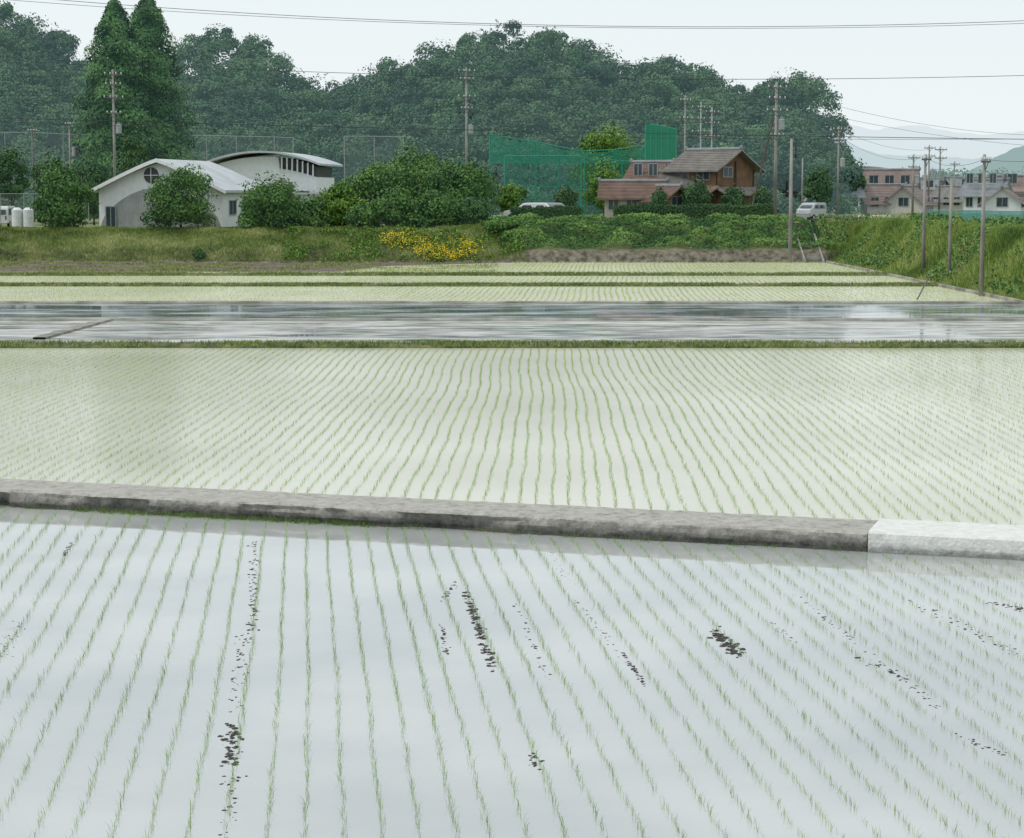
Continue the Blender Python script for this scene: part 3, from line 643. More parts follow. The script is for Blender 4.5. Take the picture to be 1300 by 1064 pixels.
# ---------------- buildings ----------------
def arc(xa,xb,ze,zp,n=14,p=1.0):
    return [(xa+(xb-xa)*i/n, ze+(zp-ze)*(1-abs(2*i/n-1)**(1.0+p))) for i in range(n+1)]
def window(par,x,z,w,h,y,fw=0.06,mat=None,glass=None,nv=1,nm='window',face='front'):
    wn=obj(nm,None,par,loc=(x,y,z)); wn.empty_display_size=.2
    if face=='right': wn.rotation_euler=(0,0,math.pi/2)
    if face=='left': wn.rotation_euler=(0,0,-math.pi/2)
    mb=MB(); mb.box(-w/2,w/2,-0.05,0.03,-h/2,-h/2+fw); mb.box(-w/2,w/2,-0.05,0.03,h/2-fw,h/2)
    mb.box(-w/2,-w/2+fw,-0.05,0.03,-h/2+fw,h/2-fw); mb.box(w/2-fw,w/2,-0.05,0.03,-h/2+fw,h/2-fw)
    for i in range(nv): 
        xx=-w/2+(i+1)*w/(nv+1); mb.box(xx-fw/2,xx+fw/2,-0.045,0.03,-h/2+fw,h/2-fw)
    mbo('frame',mb,mat or M_steel,wn)
    mb=MB(); mb.box(-w/2+fw*.5,w/2-fw*.5,-0.02,0.02,-h/2+fw*.5,h/2-fw*.5); mbo('pane',mb,glass or M_glass,wn)
    return wn
# hall 1
d0=164; xh,_=W(204,290,d0); hw1=5.25
hall=thing('white_hall',(xh,d0,2.45),'white community hall with gently sloped gable roof','building',rot=math.radians(-13))
zp=W(200,204,d0)[1]-2.45; ze=W(120,238,d0)[1]-2.45
mb=MB(); mb.extr([(-hw1,-.3),(hw1,-.3)]+arc(-hw1,hw1,ze-.05,zp-.14,16,0.12)[::-1],0,10); mbo('wall',mb,M_white,hall)
top=arc(-hw1-.5,hw1+.5,ze-.22,zp+.14,18,0.12); bot=arc(-hw1-.5,hw1+.5,ze-.42,zp-.06,18,0.12)
mb=MB(); mb.extr(bot+top[::-1],-0.6,10.6); mbo('roof',mb,M_roofm,hall)
fa=arc(-hw1-.52,hw1+.52,ze-.2,zp+.17,18,0.12); fb=arc(-hw1-.52,hw1+.52,ze-.5,zp-.13,18,0.12)
mb=MB(); mb.extr(fb+fa[::-1],-0.7,-0.603); mbo('fascia',mb,M_white,hall)
mb=MB(); n=24
pts=[(-hw1+.02+(2*hw1-.04)*i/n,3.3*max(0,math.sin(math.pi*i/n))**0.6) for i in range(n+1)]
mb.extr([(x,max(z,0.01)) for x,z in pts],-0.05,0.02)
mbo('lower_cladding',mb,M_grey,hall,label='grey corrugated arched lower cladding')
rw=obj('round_window',None,hall,loc=(-0.7,-0.02,zp-1.15))
mb=MB(); mb.tube((0,-.08,0),(0,.03,0),0.62,0.62,28); mbo('frame',mb,M_dark,rw)
mb=MB(); mb.box(-.6,.6,-.12,-.081,-.03,.03); mb.box(-.03,.03,-.125,-.082,-.6,-.031); mb.box(-.03,.03,-.125,-.082,.031,.6); mbo('glazing_bar',mb,M_white,rw)
window(hall,-4.2,0.9,0.9,1.8,-0.09,nm='side_door')
for i in range(3): window(hall,hw1+.02,1.7,1.6,1.2,0,face='right').location=(hw1+.02,2.2+i*3.0,1.7)
# hall 2 arched roof
d1=186; xh,_=W(332,248,d1); z1=2.5
hall2=thing('white_gymnasium',(xh,d1,z1),'white hall with shallow arched roof and angled struts','building',rot=math.radians(-8))
zp=W(0,193,d1)[1]-z1; ze=W(0,206,d1)[1]-z1; hw=4.9
mb=MB(); mb.extr([(-hw,-.3),(hw,-.3)]+arc(-hw,hw,ze-1.35,zp-1.4,14)[::-1],0.8,8); mbo('wall',mb,M_white,hall2)
XG=1.6
mb=MB(); mb.extr([(XG,ze-1.3),(hw-.1,ze-1.3)]+[(p_[0],p_[1]) for p_ in arc(-hw+.1,hw-.1,ze-.38,zp-.42,28) if p_[0]>XG][::-1],1.2,7.5); mbo('clerestory_glazing',mb,M_dark,hall2)
mb=MB(); mb.extr([(-hw,ze-1.36),(XG-.01,ze-1.36)]+[p_ for p_ in arc(-hw,hw,ze-.36,zp-.4,28) if p_[0]<XG][::-1],0.75,7.6); mbo('tympanum',mb,M_white,hall2)
mb=MB(); mb.extr(arc(-hw-.6,hw+.6,ze-.30,zp-.07,18)+arc(-hw-.6,hw+.6,ze-.12,zp+.1,18)[::-1],-0.5,9); mbo('roof',mb,M_roofm,hall2)
mb=MB()
for i in range(7):
    x=XG+.15+i*0.48; q=(zp-ze)*(1-(x/hw)**2)
    zt=ze+q-.30
    mb.tube((x,0.6,ze-1.4+q*.8),(x+.12,0.2,zt),.075,.075,6)
mbo('roof_struts',mb,M_white,hall2)
for x in(-3.5,-1,1.5,3.6): window(hall2,x,2.6,1.3,0.9,0.78)
xa,_=W(385,250,180)
wing=thing('white_annex',(xa,180,2.5),'low white annex joined to gymnasium','building',rot=math.radians(-8))
mb=MB(); mb.box(-2.5,1.8,0,5,-.2,2.7); mbo('wall',mb,M_white,wing); mb=MB(); mb.box(-2.7,2.0,-.3,5.2,2.7,2.88); mbo('roof',mb,M_roofm,wing)
window(wing,-.8,1.7,1.2,.9,-.02); window(wing,1.0,1.7,.8,.9,-.02)
# houses
def gable(mb_w,mb_r,w,dp,h,rh,oh=0.55,x0=0,y0=0,z0=0,th=0.16):
    vs=[(x0-w/2,y0-dp/2,z0),(x0-w/2,y0+dp/2,z0),(x0-w/2,y0+dp/2,z0+h),(x0-w/2,y0,z0+h+rh),(x0-w/2,y0-dp/2,z0+h)]
    vs+=[(x0+w/2,v[1],v[2]) for v in vs]
    mb_w.add(vs,[(0,1,2,3,4),(9,8,7,6,5),(0,4,9,5),(1,6,7,2),(2,7,8,3),(4,3,8,9),(0,5,6,1)])
    s=rh/(dp/2); wx=w/2+oh; yy=dp/2+oh; ze=z0+h-oh*s
    for sg in(-1,1):
        n_=12; rows=[]
        for i in range(n_+1):
            t=i/n_; y=y0+sg*yy*(1-t); z=ze+.02+(z0+h+rh-ze)*t - 0.10*math.sin(math.pi*t)*rh*0.35
            rows.append((y,z))
        for i in range(n_):
            (ya,za),(yb,zb)=rows[i],rows[i+1]
            mb_r.add([(x0-wx,ya,za),(x0+wx,ya,za),(x0+wx,yb,zb),(x0-wx,yb,zb),(x0-wx,ya,za+th),(x0+wx,ya,za+th),(x0+wx,yb,zb+th-.07),(x0-wx,yb,zb+th-.07)],
                     [(0,3,2,1),(4,5,6,7),(0,1,5,4),(1,2,6,5),(2,3,7,6),(3,0,4,7)])
def ridgecap(mb,w,z,x0=0,y0=0,oh=0.6):
    mb.tube((x0-w/2-oh,y0,z+.16),(x0+w/2+oh,y0,z+.16),.17,.17,8); mb.blob((x0-w/2-oh,y0,z+.25),.16,.2,.26,8,4,.05); mb.blob((x0+w/2+oh,y0,z+.25),.16,.2,.26,8,4,.05)
dh=178
hx0,_=W(905,262,dh)
H=thing('wooden_farmhouse',(hx0,dh,3.0),'two-storey brown timber farmhouse with tiled roofs','house',rot=math.radians(-44))
zr=W(0,190,dh)[1]-3; 
w_=MB(); r_=MB(); hwall=zr-1.6
gable(w_,r_,4.8,5.4,hwall,1.45,0.7); mbo('wall',w_,M_wood,H); mbo('roof',r_,M_tileB,H)
rc=MB(); ridgecap(rc,4.8,hwall+1.45); mbo('ridge_tiles',rc,M_tileG,H)
w_=MB(); w_.box(2.41,2.47,-2.4,2.4,2.6,2.75); w_.box(2.41,2.47,-.1,.1,0,hwall+.6); w_.box(2.41,2.46,-2.65,-2.5,0,hwall-.1); w_.box(2.41,2.46,2.45,2.6,0,hwall-.1); mbo('timber_frame',w_,M_bark,H)
for x in(-1.2,1.1): window(H,x,3.9,1.4,1.0,-2.72)
window(H,2.42,4.2,1.3,.9,0,face='right').location=(2.44,-1.1,4.1)
window(H,-.2,1.3,3.0,1.7,-2.72,nv=3)
def slab(pts_lo,th):
    return pts_lo+[(p_[0],p_[1],p_[2]+th) for p_ in pts_lo]
BF=[(0,3,2,1),(4,5,6,7),(0,1,5,4),(1,2,6,5),(2,3,7,6),(3,0,4,7)]
rv=MB(); rv.add(slab([(2.48,-2.9,2.7),(3.8,-2.9,2.1),(3.8,2.6,2.1),(2.48,2.6,2.7)],.15),BF); mbo('veranda_roof',rv,M_tileB,H)
rv=MB(); rv.add(slab([(-2.8,-4.0,2.2),(2.8,-4.0,2.2),(2.8,-2.72,2.8),(-2.8,-2.72,2.8)],.15),BF); mbo('front_eave_roof',rv,M_tileR,H)
def jhouse(px,base_z,d,w,dp,h,rh,rot,wall,roof,label,wins=2,storeys=1,name='tiled_house',lean=None,group=None):
    x,_=W(px,262,d); o=thing(name,(x,d,base_z),label,'house',rot=math.radians(rot),group=group)
    a=MB();b_=MB(); gable(a,b_,w,dp,h,rh,0.6); mbo('wall',a,wall,o); mbo('roof',b_,roof,o)
    c_=MB(); ridgecap(c_,w,h+rh); mbo('ridge_tiles',c_,M_tileG,o)
    for s_ in range(storeys):
        for i in range(wins):
            window(o,-w/2+(i+.5)*w/wins,1.5+s_*2.8,min(1.7,w/wins*.6),1.2,-dp/2-.02)
        window(o,0,1.5+s_*2.8,1.3,1.1,0,face='right').location=(w/2+.02,0,1.5+s_*2.8)
        window(o,0,1.5+s_*2.8,1.3,1.1,0,face='left').location=(-w/2-.02,0,1.5+s_*2.8)
    if lean:
        rv=MB(); yy=-dp/2; rv.add(slab([(-w/2-.3,yy-1.3,lean),(w/2+.3,yy-1.3,lean),(w/2+.3,yy-.02,lean+.5),(-w/2-.3,yy-.02,lean+.5)],.13),BF); mbo('lean_to_roof',rv,roof,o)
    return o
GF='farmhouse buildings'
jhouse(828,3.0,181,2.8,3.2,W(0,224,181)[1]-3,1.1,-25,M_plast,M_tileR,'plastered farmhouse wing with red-brown tiled gable roof',2,2,lean=2.6,group=GF)
jhouse(804,3.0,175,4.6,3.2,W(0,248,174)[1]-3.0,1.05,-8,M_plast,M_tileR,'low farmhouse outbuilding with red-brown tiled roof',3,1,group=GF)
jhouse(845,3.0,173.5,2.6,3.0,W(0,252,174)[1]-3.0,0.9,-50,M_wood,M_tileR,'small tiled entrance wing of the farmhouse',1,1,group=GF)
jhouse(862,3.0,177.5,2.2,3.0,W(0,234,174)[1]-3.0,0.9,-20,M_wood,M_tileB,'narrow middle wing of the farmhouse with brown tiles',1,1,group=GF)
GV='houses in the distant village'
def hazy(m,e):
    m2=m.copy(); b=m2.node_tree.nodes['Principled BSDF']; b.inputs['Emission Color'].default_value=rgba(e); b.inputs['Emission Strength'].default_value=1; return m2  # material copy with added emission imitating haze in front of the village
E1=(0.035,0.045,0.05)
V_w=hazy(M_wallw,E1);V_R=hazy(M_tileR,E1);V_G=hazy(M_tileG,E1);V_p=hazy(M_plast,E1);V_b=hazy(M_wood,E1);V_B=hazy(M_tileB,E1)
def far(px,top,d,w,dp,rh,rot,wall,roof,label,st=2,lean=None,wins=3):
    zt=W(px,top,d)[1]; jhouse(px,2.9,d,w,dp,zt-2.9-rh,rh,rot,wall,roof,label,wins,st,lean=lean,group=GV)
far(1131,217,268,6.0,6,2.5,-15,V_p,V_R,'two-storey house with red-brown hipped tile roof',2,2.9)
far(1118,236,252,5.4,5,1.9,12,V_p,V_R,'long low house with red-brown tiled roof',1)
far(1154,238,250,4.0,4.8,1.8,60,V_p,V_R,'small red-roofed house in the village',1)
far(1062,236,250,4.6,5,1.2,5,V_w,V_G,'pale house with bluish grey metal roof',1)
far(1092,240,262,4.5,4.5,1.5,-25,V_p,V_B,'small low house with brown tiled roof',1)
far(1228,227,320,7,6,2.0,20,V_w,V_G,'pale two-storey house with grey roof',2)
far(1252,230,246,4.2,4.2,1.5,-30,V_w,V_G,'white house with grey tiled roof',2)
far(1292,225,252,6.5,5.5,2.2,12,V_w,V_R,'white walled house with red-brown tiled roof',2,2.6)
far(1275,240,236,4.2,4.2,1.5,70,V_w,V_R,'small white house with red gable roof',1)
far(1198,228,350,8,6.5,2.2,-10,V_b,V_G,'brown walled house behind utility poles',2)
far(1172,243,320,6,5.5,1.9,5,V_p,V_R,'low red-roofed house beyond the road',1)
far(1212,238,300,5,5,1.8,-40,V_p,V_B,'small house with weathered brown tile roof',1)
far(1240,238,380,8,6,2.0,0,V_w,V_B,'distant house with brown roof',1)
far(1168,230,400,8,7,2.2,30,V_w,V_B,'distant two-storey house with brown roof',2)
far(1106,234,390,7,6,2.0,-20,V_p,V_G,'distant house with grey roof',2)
xw,zw=W(1092,212,330); o=thing('warehouse',(xw,330,2.9),'large pale warehouse with low arched roof','building')
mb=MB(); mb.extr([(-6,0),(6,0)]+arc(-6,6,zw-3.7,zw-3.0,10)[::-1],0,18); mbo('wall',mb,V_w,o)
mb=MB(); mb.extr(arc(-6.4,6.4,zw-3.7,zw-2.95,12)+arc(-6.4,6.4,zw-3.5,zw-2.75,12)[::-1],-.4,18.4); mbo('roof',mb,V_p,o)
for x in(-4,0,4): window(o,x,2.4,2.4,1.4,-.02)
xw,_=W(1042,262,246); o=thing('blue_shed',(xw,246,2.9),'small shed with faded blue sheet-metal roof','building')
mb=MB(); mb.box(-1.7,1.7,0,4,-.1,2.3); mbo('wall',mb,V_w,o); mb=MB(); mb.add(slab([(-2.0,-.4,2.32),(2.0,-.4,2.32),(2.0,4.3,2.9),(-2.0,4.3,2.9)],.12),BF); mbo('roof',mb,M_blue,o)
window(o,0,1.2,1.4,.8,-.02)
# ---------------- poles ----------------
mb=MB(); mb.tube((0,0,0),(0,0,.08),.035,.06,8); mb.tube((0,0,.081),(0,0,.19),.065,.035,8); ME_INS=mkme('insulator',mb,M_ins)
def pole(px,top,d,arms=(),trans=False,r=0.15,base=None,mat=None,label='grey concrete utility pole with crossarms',name='utility_pole',rot=0.3,tr_z=0.6,ladder=False):
    x,zt=W(px,top,d); z0=(hz(x,d)-0.1) if base is None else base; h=zt-z0
    o=thing(name,(x,d,z0),label,'utility pole',rot=rot,group='utility poles')
    mb=MB(); mb.tube((0,0,0),(0,0,h),r,r*0.6,12)
    if ladder:
        for i in range(int(h/0.45)): 
            z=1.8+i*.45
            if z<h-.3: s=1 if i%2 else -1; mb.tube((0,0,z),(s*(r+.13),0,z),.015,.015,5)
    mbo('shaft',mb,mat or M_pole,o,smooth=True)
    for (dz,w) in arms:
        z=h-dz
        ca=MB(); ca.box(-w/2,w/2,-r-.06,-r+.03,-.05,.05); ca.tube((-w*.3,-r,0),(0,-r,-.4),.02,.02,5); ca.tube((w*.3,-r,0),(0,-r,-.4),.02,.02,5)
        c_=mbo('crossarm',ca,M_poled,o,loc=(0,0,z))
        for k in(-.46,-.16,.16,.46): obj('insulator',ME_INS,c_,loc=(w*k,-r-.02,.05))
    if trans:
        mb=MB(); z=h*tr_z; mb.tube((.42,-.1,z-.45),(.42,-.1,z+.35),.27,.27,14); mb.tube((.42,-.1,z+.35),(.42,-.1,z+.42),.29,.2,14)
        mb.tube((.35,-.15,z+.42),(.35,-.15,z+.6),.04,.04,6); mb.tube((.5,-.1,z+.42),(.5,-.1,z+.6),.04,.04,6); mb.box(0,.42,-.05,.05,z-.2,z-.1); mbo('transformer',mb,M_steel,o)
    return o
pole(143,88,190,[(.5,1.6),(1.4,1.4),(2.6,1.8),(4.0,1.3)],True,tr_z=0.62)
pole(88,156,196,[(.2,.8)],True,r=.12,tr_z=.72,label='short utility pole with transformer boxes near trees')
pole(41,163,205,[(.3,.9)],r=.09,mat=M_poled,label='thin grey pole beside sports ground')
pole(592,86,214,[(.4,1.8),(1.2,1.5),(3.0,1.9),(4.2,1.2)],True,r=.17,tr_z=.6,label='tall utility pole against the forest',ladder=True)
pole(870,122,222,[(.5,1.2),(2.4,1.4)],r=.12,label='slim pale utility pole near sports net')
pole(890,130,224,[(.6,2.2),(1.8,2.2),(3.2,2.2)],r=.11,mat=M_steel,label='steel pole with stacked crossarms')
pole(904,136,226,[(.6,1.6),(1.8,1.6),(3.2,1.6)],r=.11,mat=M_steel,label='steel pole with stacked crossarms')
pole(986,104,171,[(.5,1.7),(1.4,1.5),(2.4,1.9),(4.4,1.2)],True,r=.17,tr_z=.7,label='tall utility pole with transformer beside farmhouse',ladder=True)
pole(1005,176,150.3,[],r=.16,base=0.0,label='plain concrete pole standing at field edge',ladder=True)
pole(1065,160,218,[(.4,1.4),(1.5,1.2)],True,r=.13,label='utility pole near village road')
pole(1175,196,121,[(.3,.6)],r=.12,base=0.3,label='plain grey concrete pole on grassy bank')
pole(1208,226,112,[],r=.11,base=0.2,label='short grey concrete pole on grassy bank')
pole(1250,196,99.5,[(.35,.5)],r=.12,base=0.1,label='grey concrete pole at the paddy corner')
for a_ in [(1160,196,230,[(.4,1.5),(1.4,1.4)],True),(1180,184,262,[(.4,1.6),(1.4,1.5)],True),(1194,186,250,[(.4,1.6),(1.4,1.6)],False),(1212,205,300,[(.4,1.6)],False),(1146,212,300,[(.4,1.6)],True)]:
    pole(*a_,r=.14,label='utility pole in the village street')
pole(1019,200,190,[],r=.1,label='thin grey pole beside the road')
a=W(952,275,168); c=W(982,150,170.5); mb=MB(); mb.tube((0,0,0),(c[0]-a[0],2.5,c[1]-a[1]),.085,.06,8)
mbo('brace_pole',mb,noisemat('rusty_brown',(0.05,0.032,0.025),(0.11,0.07,0.055),3,.8),loc=(a[0],168,a[1]),label='slanting dark brown wooden brace pole beside utility pole',cat='pole')
for (pa,pb,d) in [((1163,383),(1181,348),96),((1204,250),(1228,298),125)]:
    a=W(*pa,d); c=W(*pb,d+.6); mb=MB(); mb.tube((0,0,0),(c[0]-a[0],.6,c[1]-a[1]),.035,.03,6)
    mbo('guy_stay',mb,M_poled if d<100 else plain('yellow_guard',(0.55,0.40,0.05),.6),loc=(a[0],d,a[1]),label='slanting stay beside a pole',cat='stay',group='pole stays')
# ---------------- wires ----------------
def wire(pts,r=0.014,label='black overhead power line'):
    ctrl=[Vector((W(px,py,d)[0],d,W(px,py,d)[1])) for px,py,d in pts]
    P=[]
    a,m_,c=ctrl[0],ctrl[len(ctrl)//2],ctrl[-1]
    tm=(m_.x-a.x)/(c.x-a.x)
    zl=a.z+(c.z-a.z)*tm; k=(zl-m_.z)/(tm*(1-tm))
    for i in range(41):
        t=i/40; p=a.lerp(c,t); p.z-=k*t*(1-t); P.append(p)
    mb=MB(); o0=P[0]; mb.path([p-o0 for p in P],r,5)
    mbo('power_line',mb,M_wire,loc=o0,label=label,cat='power line',group='overhead power lines')
for w_ in [([(-60,-12,120),(700,32,120),(1400,22,120)],.016),([(-60,-6,121),(760,35,121),(1400,26,121)],.013),([(-60,68,172),(640,98,172),(1400,93,172)],.022),
 ([(-60,148,150),(650,166,150),(1400,178,150)],.024),([(-60,152,151),(620,172,151),(1400,176,151)],.014),([(143,95,190),(360,128,203),(592,92,214)],.016),
 ([(143,118,190),(360,150,203),(592,128,214)],.022),([(-60,92,186),(40,98,189),(143,95,190)],.012),([(-60,120,186),(40,122,189),(143,118,190)],.016),
 ([(592,92,214),(790,120,193),(986,112,171)],.016),([(592,104,214),(790,132,193),(986,130,171)],.018),([(592,128,214),(790,158,193),(986,146,171)],.024),
 ([(986,112,171),(1120,148,171),(1400,172,171)],.012),([(986,130,171),(1120,160,171),(1400,190,171)],.012),([(986,146,171),(1030,168,195),(1065,164,218)],.014),
 ([(1065,164,218),(1120,186,240),(1180,190,262)],.014),([(1065,172,218),(1110,195,222),(1160,202,230)],.014),([(1175,200,121),(1215,208,110),(1250,202,99.5)],.010),
 ([(1250,202,99.5),(1290,206,88),(1400,190,70)],.010),([(870,126,222),(930,134,200),(986,130,171)],.012),([(740,196,190),(870,232,185),(986,160,171)],.010)]:
    wire(*w_)
# ---------------- sports nets / fences ----------------
def netfence(posts,d,mat,label,net=True,pr=.06,pm_=None,topcurve=0,name='net_fence',netbottom=None,edge=None,midrail=False):
    x0,_=W(posts[0][0],250,d); o=thing(name,(x0,d,3.0),label,'fence')
    P=[(W(px,py,d)[0]-x0,W(px,py,d)[1]-3.0) for px,py in posts]
    Q=P if edge is None else [(P[i][0],W(0,edge[i],d)[1]-3.0) for i in range(len(P))]
    for x,z in P:
        mb=MB(); mb.tube((0,0,-.3),(0,0,z),pr,pr*.8,8); mbo('post',mb,pm_ or M_green,o,loc=(x,0,0))
    mb=MB()
    for (x,z),(x2,z2) in zip(P[:-1],P[1:]):
        mb.tube((x,0,z),(x2,0,z2),pr*.6,pr*.6,6)
    mbo('top_rail',mb,pm_ or M_green,o)
    if midrail:
        mb=MB()
        for (x,z),(x2,z2) in zip(P[:-1],P[1:]): mb.tube((x,0,z*.5),(x2,0,z2*.5),pr*.5,pr*.5,6)
        mbo('mid_rail',mb,pm_ or M_green,o)
    if net:
        mb=MB(); b0=(W(0,netbottom,d)[1]-3) if netbottom else 0
        for (x,z),(x2,z2) in zip(Q[:-1],Q[1:]):
            n=8; sg=lambda t:-topcurve*4*t*(1-t)
            for i in range(n):
                t0,t1=i/n,(i+1)/n
                mb.add([(x+(x2-x)*t0,-.08,b0),(x+(x2-x)*t1,-.08,b0),(x+(x2-x)*t1,-.08,z+(z2-z)*t1+sg(t1)),(x+(x2-x)*t0,-.08,z+(z2-z)*t0+sg(t0))],[(0,1,2,3)])
        mbo('net',mb,mat,o)
    return o
netfence([(622,171),(680,180),(738,192),(780,190),(822,184)],212,M_net,'green net hanging from tall posts at sports ground',topcurve=.25,netbottom=208,pr=.10)
netfence([(641,198),(680,198),(710,198),(738,198)],204,M_netl,'green steel backstop fence with wire mesh',pr=.09,midrail=True)
netfence([(820,157),(826,158),(833,159),(840,160),(848,162),(858,164)],208,M_netd,'tall green safety net on close ribs',pr=.12,netbottom=206)
netfence([(742,200),(790,204),(820,206)],206,M_netl,'lower green net panel beside the backstop',pr=.07)
netfence([(232,172),(262,172),(300,173),(348,174),(372,175)],214,M_netg,'tall thin grey ball-stop net',pm_=M_steel,pr=.06)
netfence([(437,173),(475,173),(512,174)],214,M_netg,'tall thin grey ball-stop net',pm_=M_steel,pr=.06)
netfence([(-40,168),(6,168),(40,168),(80,170),(118,172)],210,M_netg,'grey ball-stop net behind the trees',pm_=M_steel,pr=.05)
netfence([(-30,246),(0,246),(30,246),(60,246),(90,246),(112,246)],168,M_netg,'low wire mesh fence along the yard',pm_=M_steel,pr=.035)
netfence([(1090,274),(1098,274),(1106,274),(1114,274),(1122,274),(1130,274)],166,M_netg,'low white guard rail beside the road',net=False,pm_=M_car,pr=.05,name='guard_rail')
netfence([(1180,267),(1210,267),(1240,267),(1270,268),(1300,268),(1340,268)],170,netmat('teal_net',(0.05,0.30,0.28),.7),'low teal-green mesh fence along the road',pm_=M_steel,pr=.04)
# ---------------- cars ----------------
def car(px,d,z,rot,mat,label,L=3.4,Wd_=1.48,Hh=1.75,van=True):
    x,_=W(px,270,d); o=thing('parked_van' if van else 'parked_car',(x,d,z),label,'car',rot=math.radians(rot),group='parked vehicles')
    if van: side=[(-L/2,.35),(L/2-.05,.35),(L/2,.6),(L/2-.05,.95),(L/2-.35,1.05),(L/2-.85,Hh-.06),(L/2-1.1,Hh),(-L/2+.15,Hh),(-L/2,Hh-.25)]
    else: side=[(-L/2,.3),(L/2,.3),(L/2,.65),(L/2-.15,.85),(L/2-1.0,.95),(L/2-1.65,Hh-.03),(L/2-2.0,Hh),(-L/2+.8,Hh),(-L/2+.2,1.0),(-L/2,.9)]
    mb=MB(); mb.extr(side,-Wd_/2,Wd_/2); mbo('body',mb,mat,o,bevel=.06)
    for s in(-1,1):
        y0=s*(Wd_/2+.004)
        segs=[(L/2-1.35,L/2-.72),(L/2-2.2,L/2-1.45),(-L/2+.25,L/2-2.3)] if van else [(L/2-2.45,L/2-1.4),(-L/2+.75,L/2-2.55)]
        for a_,b_ in segs:
            mb=MB(); yA,yB=sorted((y0,y0+s*.01)); mb.extr([(a_,1.02),(b_,1.02),(b_-(.1 if van else .25),Hh-.2),(a_+(.02 if van else .15),Hh-.2)],yA,yB); mbo('side_window',mb,M_glass,o)
        for wx in(L/2-.6,-L/2+.6):
            w=obj('wheel',None,o,loc=(wx,s*(Wd_/2-.08),.28))
            mb=MB(); mb.tube((0,-.09,0),(0,.09,0),.28,.28,20); mbo('tyre',mb,M_rub,w)
            mb=MB(); mb.tube((0,-.1,0),(0,.1,0),.16,.16,14); mbo('rim',mb,M_steel,w)
    mb=MB(); xb=-L/2-.004
    mb.box(xb-.012,xb,-Wd_/2+.16,Wd_/2-.16,1.05,Hh-.3); mbo('rear_window',mb,M_glass,o)
    mb=MB()
    x1,z1,x2,z2=(L/2-.37,1.1,L/2-.83,Hh-.12) if van else (L/2-1.05,.98,L/2-1.6,Hh-.08)
    mb.add([(x1+.03,-Wd_/2+.12,z1),(x1+.03,Wd_/2-.12,z1),(x2+.03,Wd_/2-.18,z2),(x2+.03,-Wd_/2+.18,z2)],[(0,1,2,3)]); mbo('windscreen',mb,M_glass,o)
    for s in(-1,1):
        mb=MB(); ya=s*(Wd_/2-.18); mb.box(L/2-.03,L/2+.02,ya-.13,ya+.13,.62,.8); mbo('headlight',mb,M_ins,o)
        mb=MB(); mb.box(xb-.02,xb,ya-.07,ya+.07,.65,.95); mbo('tail_light',mb,M_red,o)
    mb=MB(); mb.box(L/2-.02,L/2+.05,-Wd_/2+.05,Wd_/2-.05,.32,.48); mbo('bumper',mb,mat,o)
car(1030,170,hz(W(1030,270,170)[0],170)+.02,232,M_cars,'small pale boxy van parked beside the stairs',L=2.7,Wd_=1.35,Hh=1.5)
car(490,164,2.55,10,M_cars,'silver car parked under the trees',L=4.2,Wd_=1.7,Hh=1.5,van=False)
car(672,168,3.02,175,M_car,'white car parked behind the hedge',L=4.2,Wd_=1.7,Hh=1.5,van=False)
car(705,170,3.02,5,M_cars,'silver car parked behind the hedge',L=4.2,Wd_=1.7,Hh=1.5,van=False)
car(5,170,2.5,90,M_car,'white van parked in the yard by the hall')
for i,(px,h) in enumerate([(22,1.7),(36,1.7)]):
    x,_=W(px,280,165); o=thing('storage_tank',(x,165,2.45),'white upright storage tank beside the hall','tank',group='storage tanks')
    mb=MB(); mb.tube((0,0,0.15),(0,0,h-.2),.42,.42,20); mb.tube((0,0,h-.2),(0,0,h),.42,.2,20); mbo('tank_body',mb,M_wallw,o)
    mb=MB(); mb.box(-.5,.5,-.5,.5,-.1,.149); mbo('plinth',mb,M_concd,o)
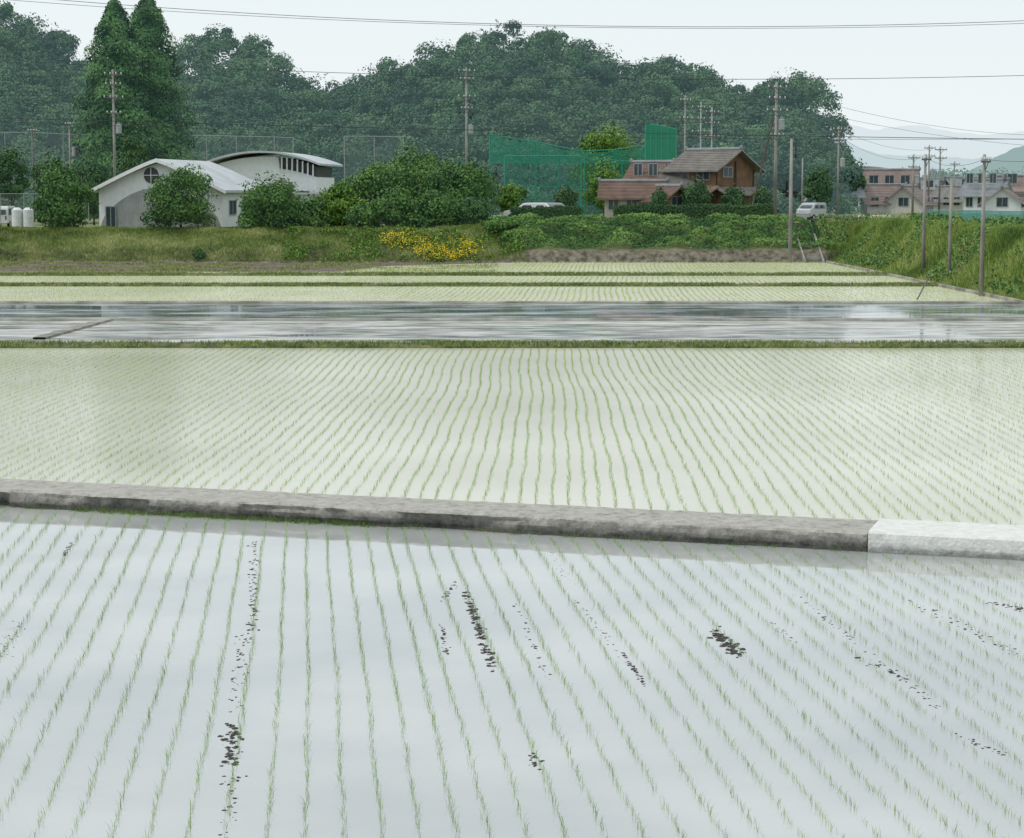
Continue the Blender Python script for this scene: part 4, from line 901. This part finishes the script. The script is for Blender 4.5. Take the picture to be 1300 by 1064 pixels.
# ---------------- stairs ----------------
xs0,_=W(1030,320,152); st=thing('concrete_stairs',(xs0,150.6,0.1),'concrete steps climbing the bank beside a pole','stairs')
mb=MB()
for i in range(17): mb.box(-.6,.6,i*.42,(i+1)*.42-.002,-.2,(i+1)*.172)
mbo('steps',mb,M_concd,st)
for s in(-1,1):
    mb=MB(); a_=s*.62 if s>0 else -.74
    mb.add([(a_,-.3,-.2),(a_+.12,-.3,-.2),(a_+.12,7.2,-.2),(a_,7.2,-.2),(a_,-.3,.25),(a_+.12,-.3,.25),(a_+.12,7.2,3.1),(a_,7.2,3.1)],BF); mbo('side_wall',mb,M_pole,st)
mb=MB(); ysr=np.arange(60,400,4.0); vs=[]
for y in ysr: vs+=[(29.3,y,hz(29.3,y)+.10),(33.5,y,hz(33.5,y)+.10)]
mb.add(vs,[(i*2,i*2+1,i*2+3,i*2+2) for i in range(len(ysr)-1)]); mbo('road',mb,M_asph,kind='structure',label='narrow asphalt road on the embankment')
# ---------------- light / world / camera ----------------
w=bpy.data.worlds.new('World'); sc.world=w; w.use_nodes=True; nt=w.node_tree
bg=nt.nodes['Background']; sk=N(nt,'ShaderNodeTexSky'); sk.sky_type='NISHITA'; sk.sun_disc=False
EL=math.radians(52); AZ=math.radians(-60)
sk.sun_elevation=EL; sk.sun_rotation=AZ; sk.dust_density=4; sk.air_density=1.0; sk.altitude=50
tc=N(nt,'ShaderNodeTexCoord'); sp=N(nt,'ShaderNodeSeparateXYZ'); nt.links.new(tc.outputs['Generated'],sp.inputs[0])
cr=N(nt,'ShaderNodeValToRGB'); el=cr.color_ramp.elements
el[0].position=0.0; el[0].color=(9.6,10.2,10.3,1); el[1].position=0.6; el[1].color=(10.2,10.9,11.3,1)
e=el.new(0.10); e.color=(8.8,9.6,9.85,1); e=el.new(0.25); e.color=(7.7,8.55,9.1,1)
nt.links.new(sp.outputs['Z'],cr.inputs['Fac'])
mx=N(nt,'ShaderNodeMix',data_type='RGBA'); mx.inputs[0].default_value=0.90
nt.links.new(sk.outputs[0],mx.inputs[6]); nt.links.new(cr.outputs[0],mx.inputs[7]); nt.links.new(mx.outputs[2],bg.inputs['Color'])
bg.inputs['Strength'].default_value=0.10
sl=bpy.data.lights.new('Sun','SUN'); sl.energy=1.5; sl.angle=math.radians(14); sl.color=(1,.95,.87)
so=bpy.data.objects.new('Sun',sl); col.objects.link(so)
dv=Vector((math.sin(AZ)*math.cos(EL),math.cos(AZ)*math.cos(EL)*-0.5,math.sin(EL)))
so.rotation_euler=dv.to_track_quat('Z','Y').to_euler()
cd=bpy.data.cameras.new('Camera'); cd.sensor_width=36; cd.lens=72; cd.clip_end=9000; cd.clip_start=0.5
co=bpy.data.objects.new('Camera',cd); col.objects.link(co); co.location=(0,0,CZ); co.rotation_euler=(math.pi/2-TH,0,0)
sc.camera=co
sc.view_settings.view_transform='Standard'; sc.view_settings.look='None'; sc.view_settings.exposure=0
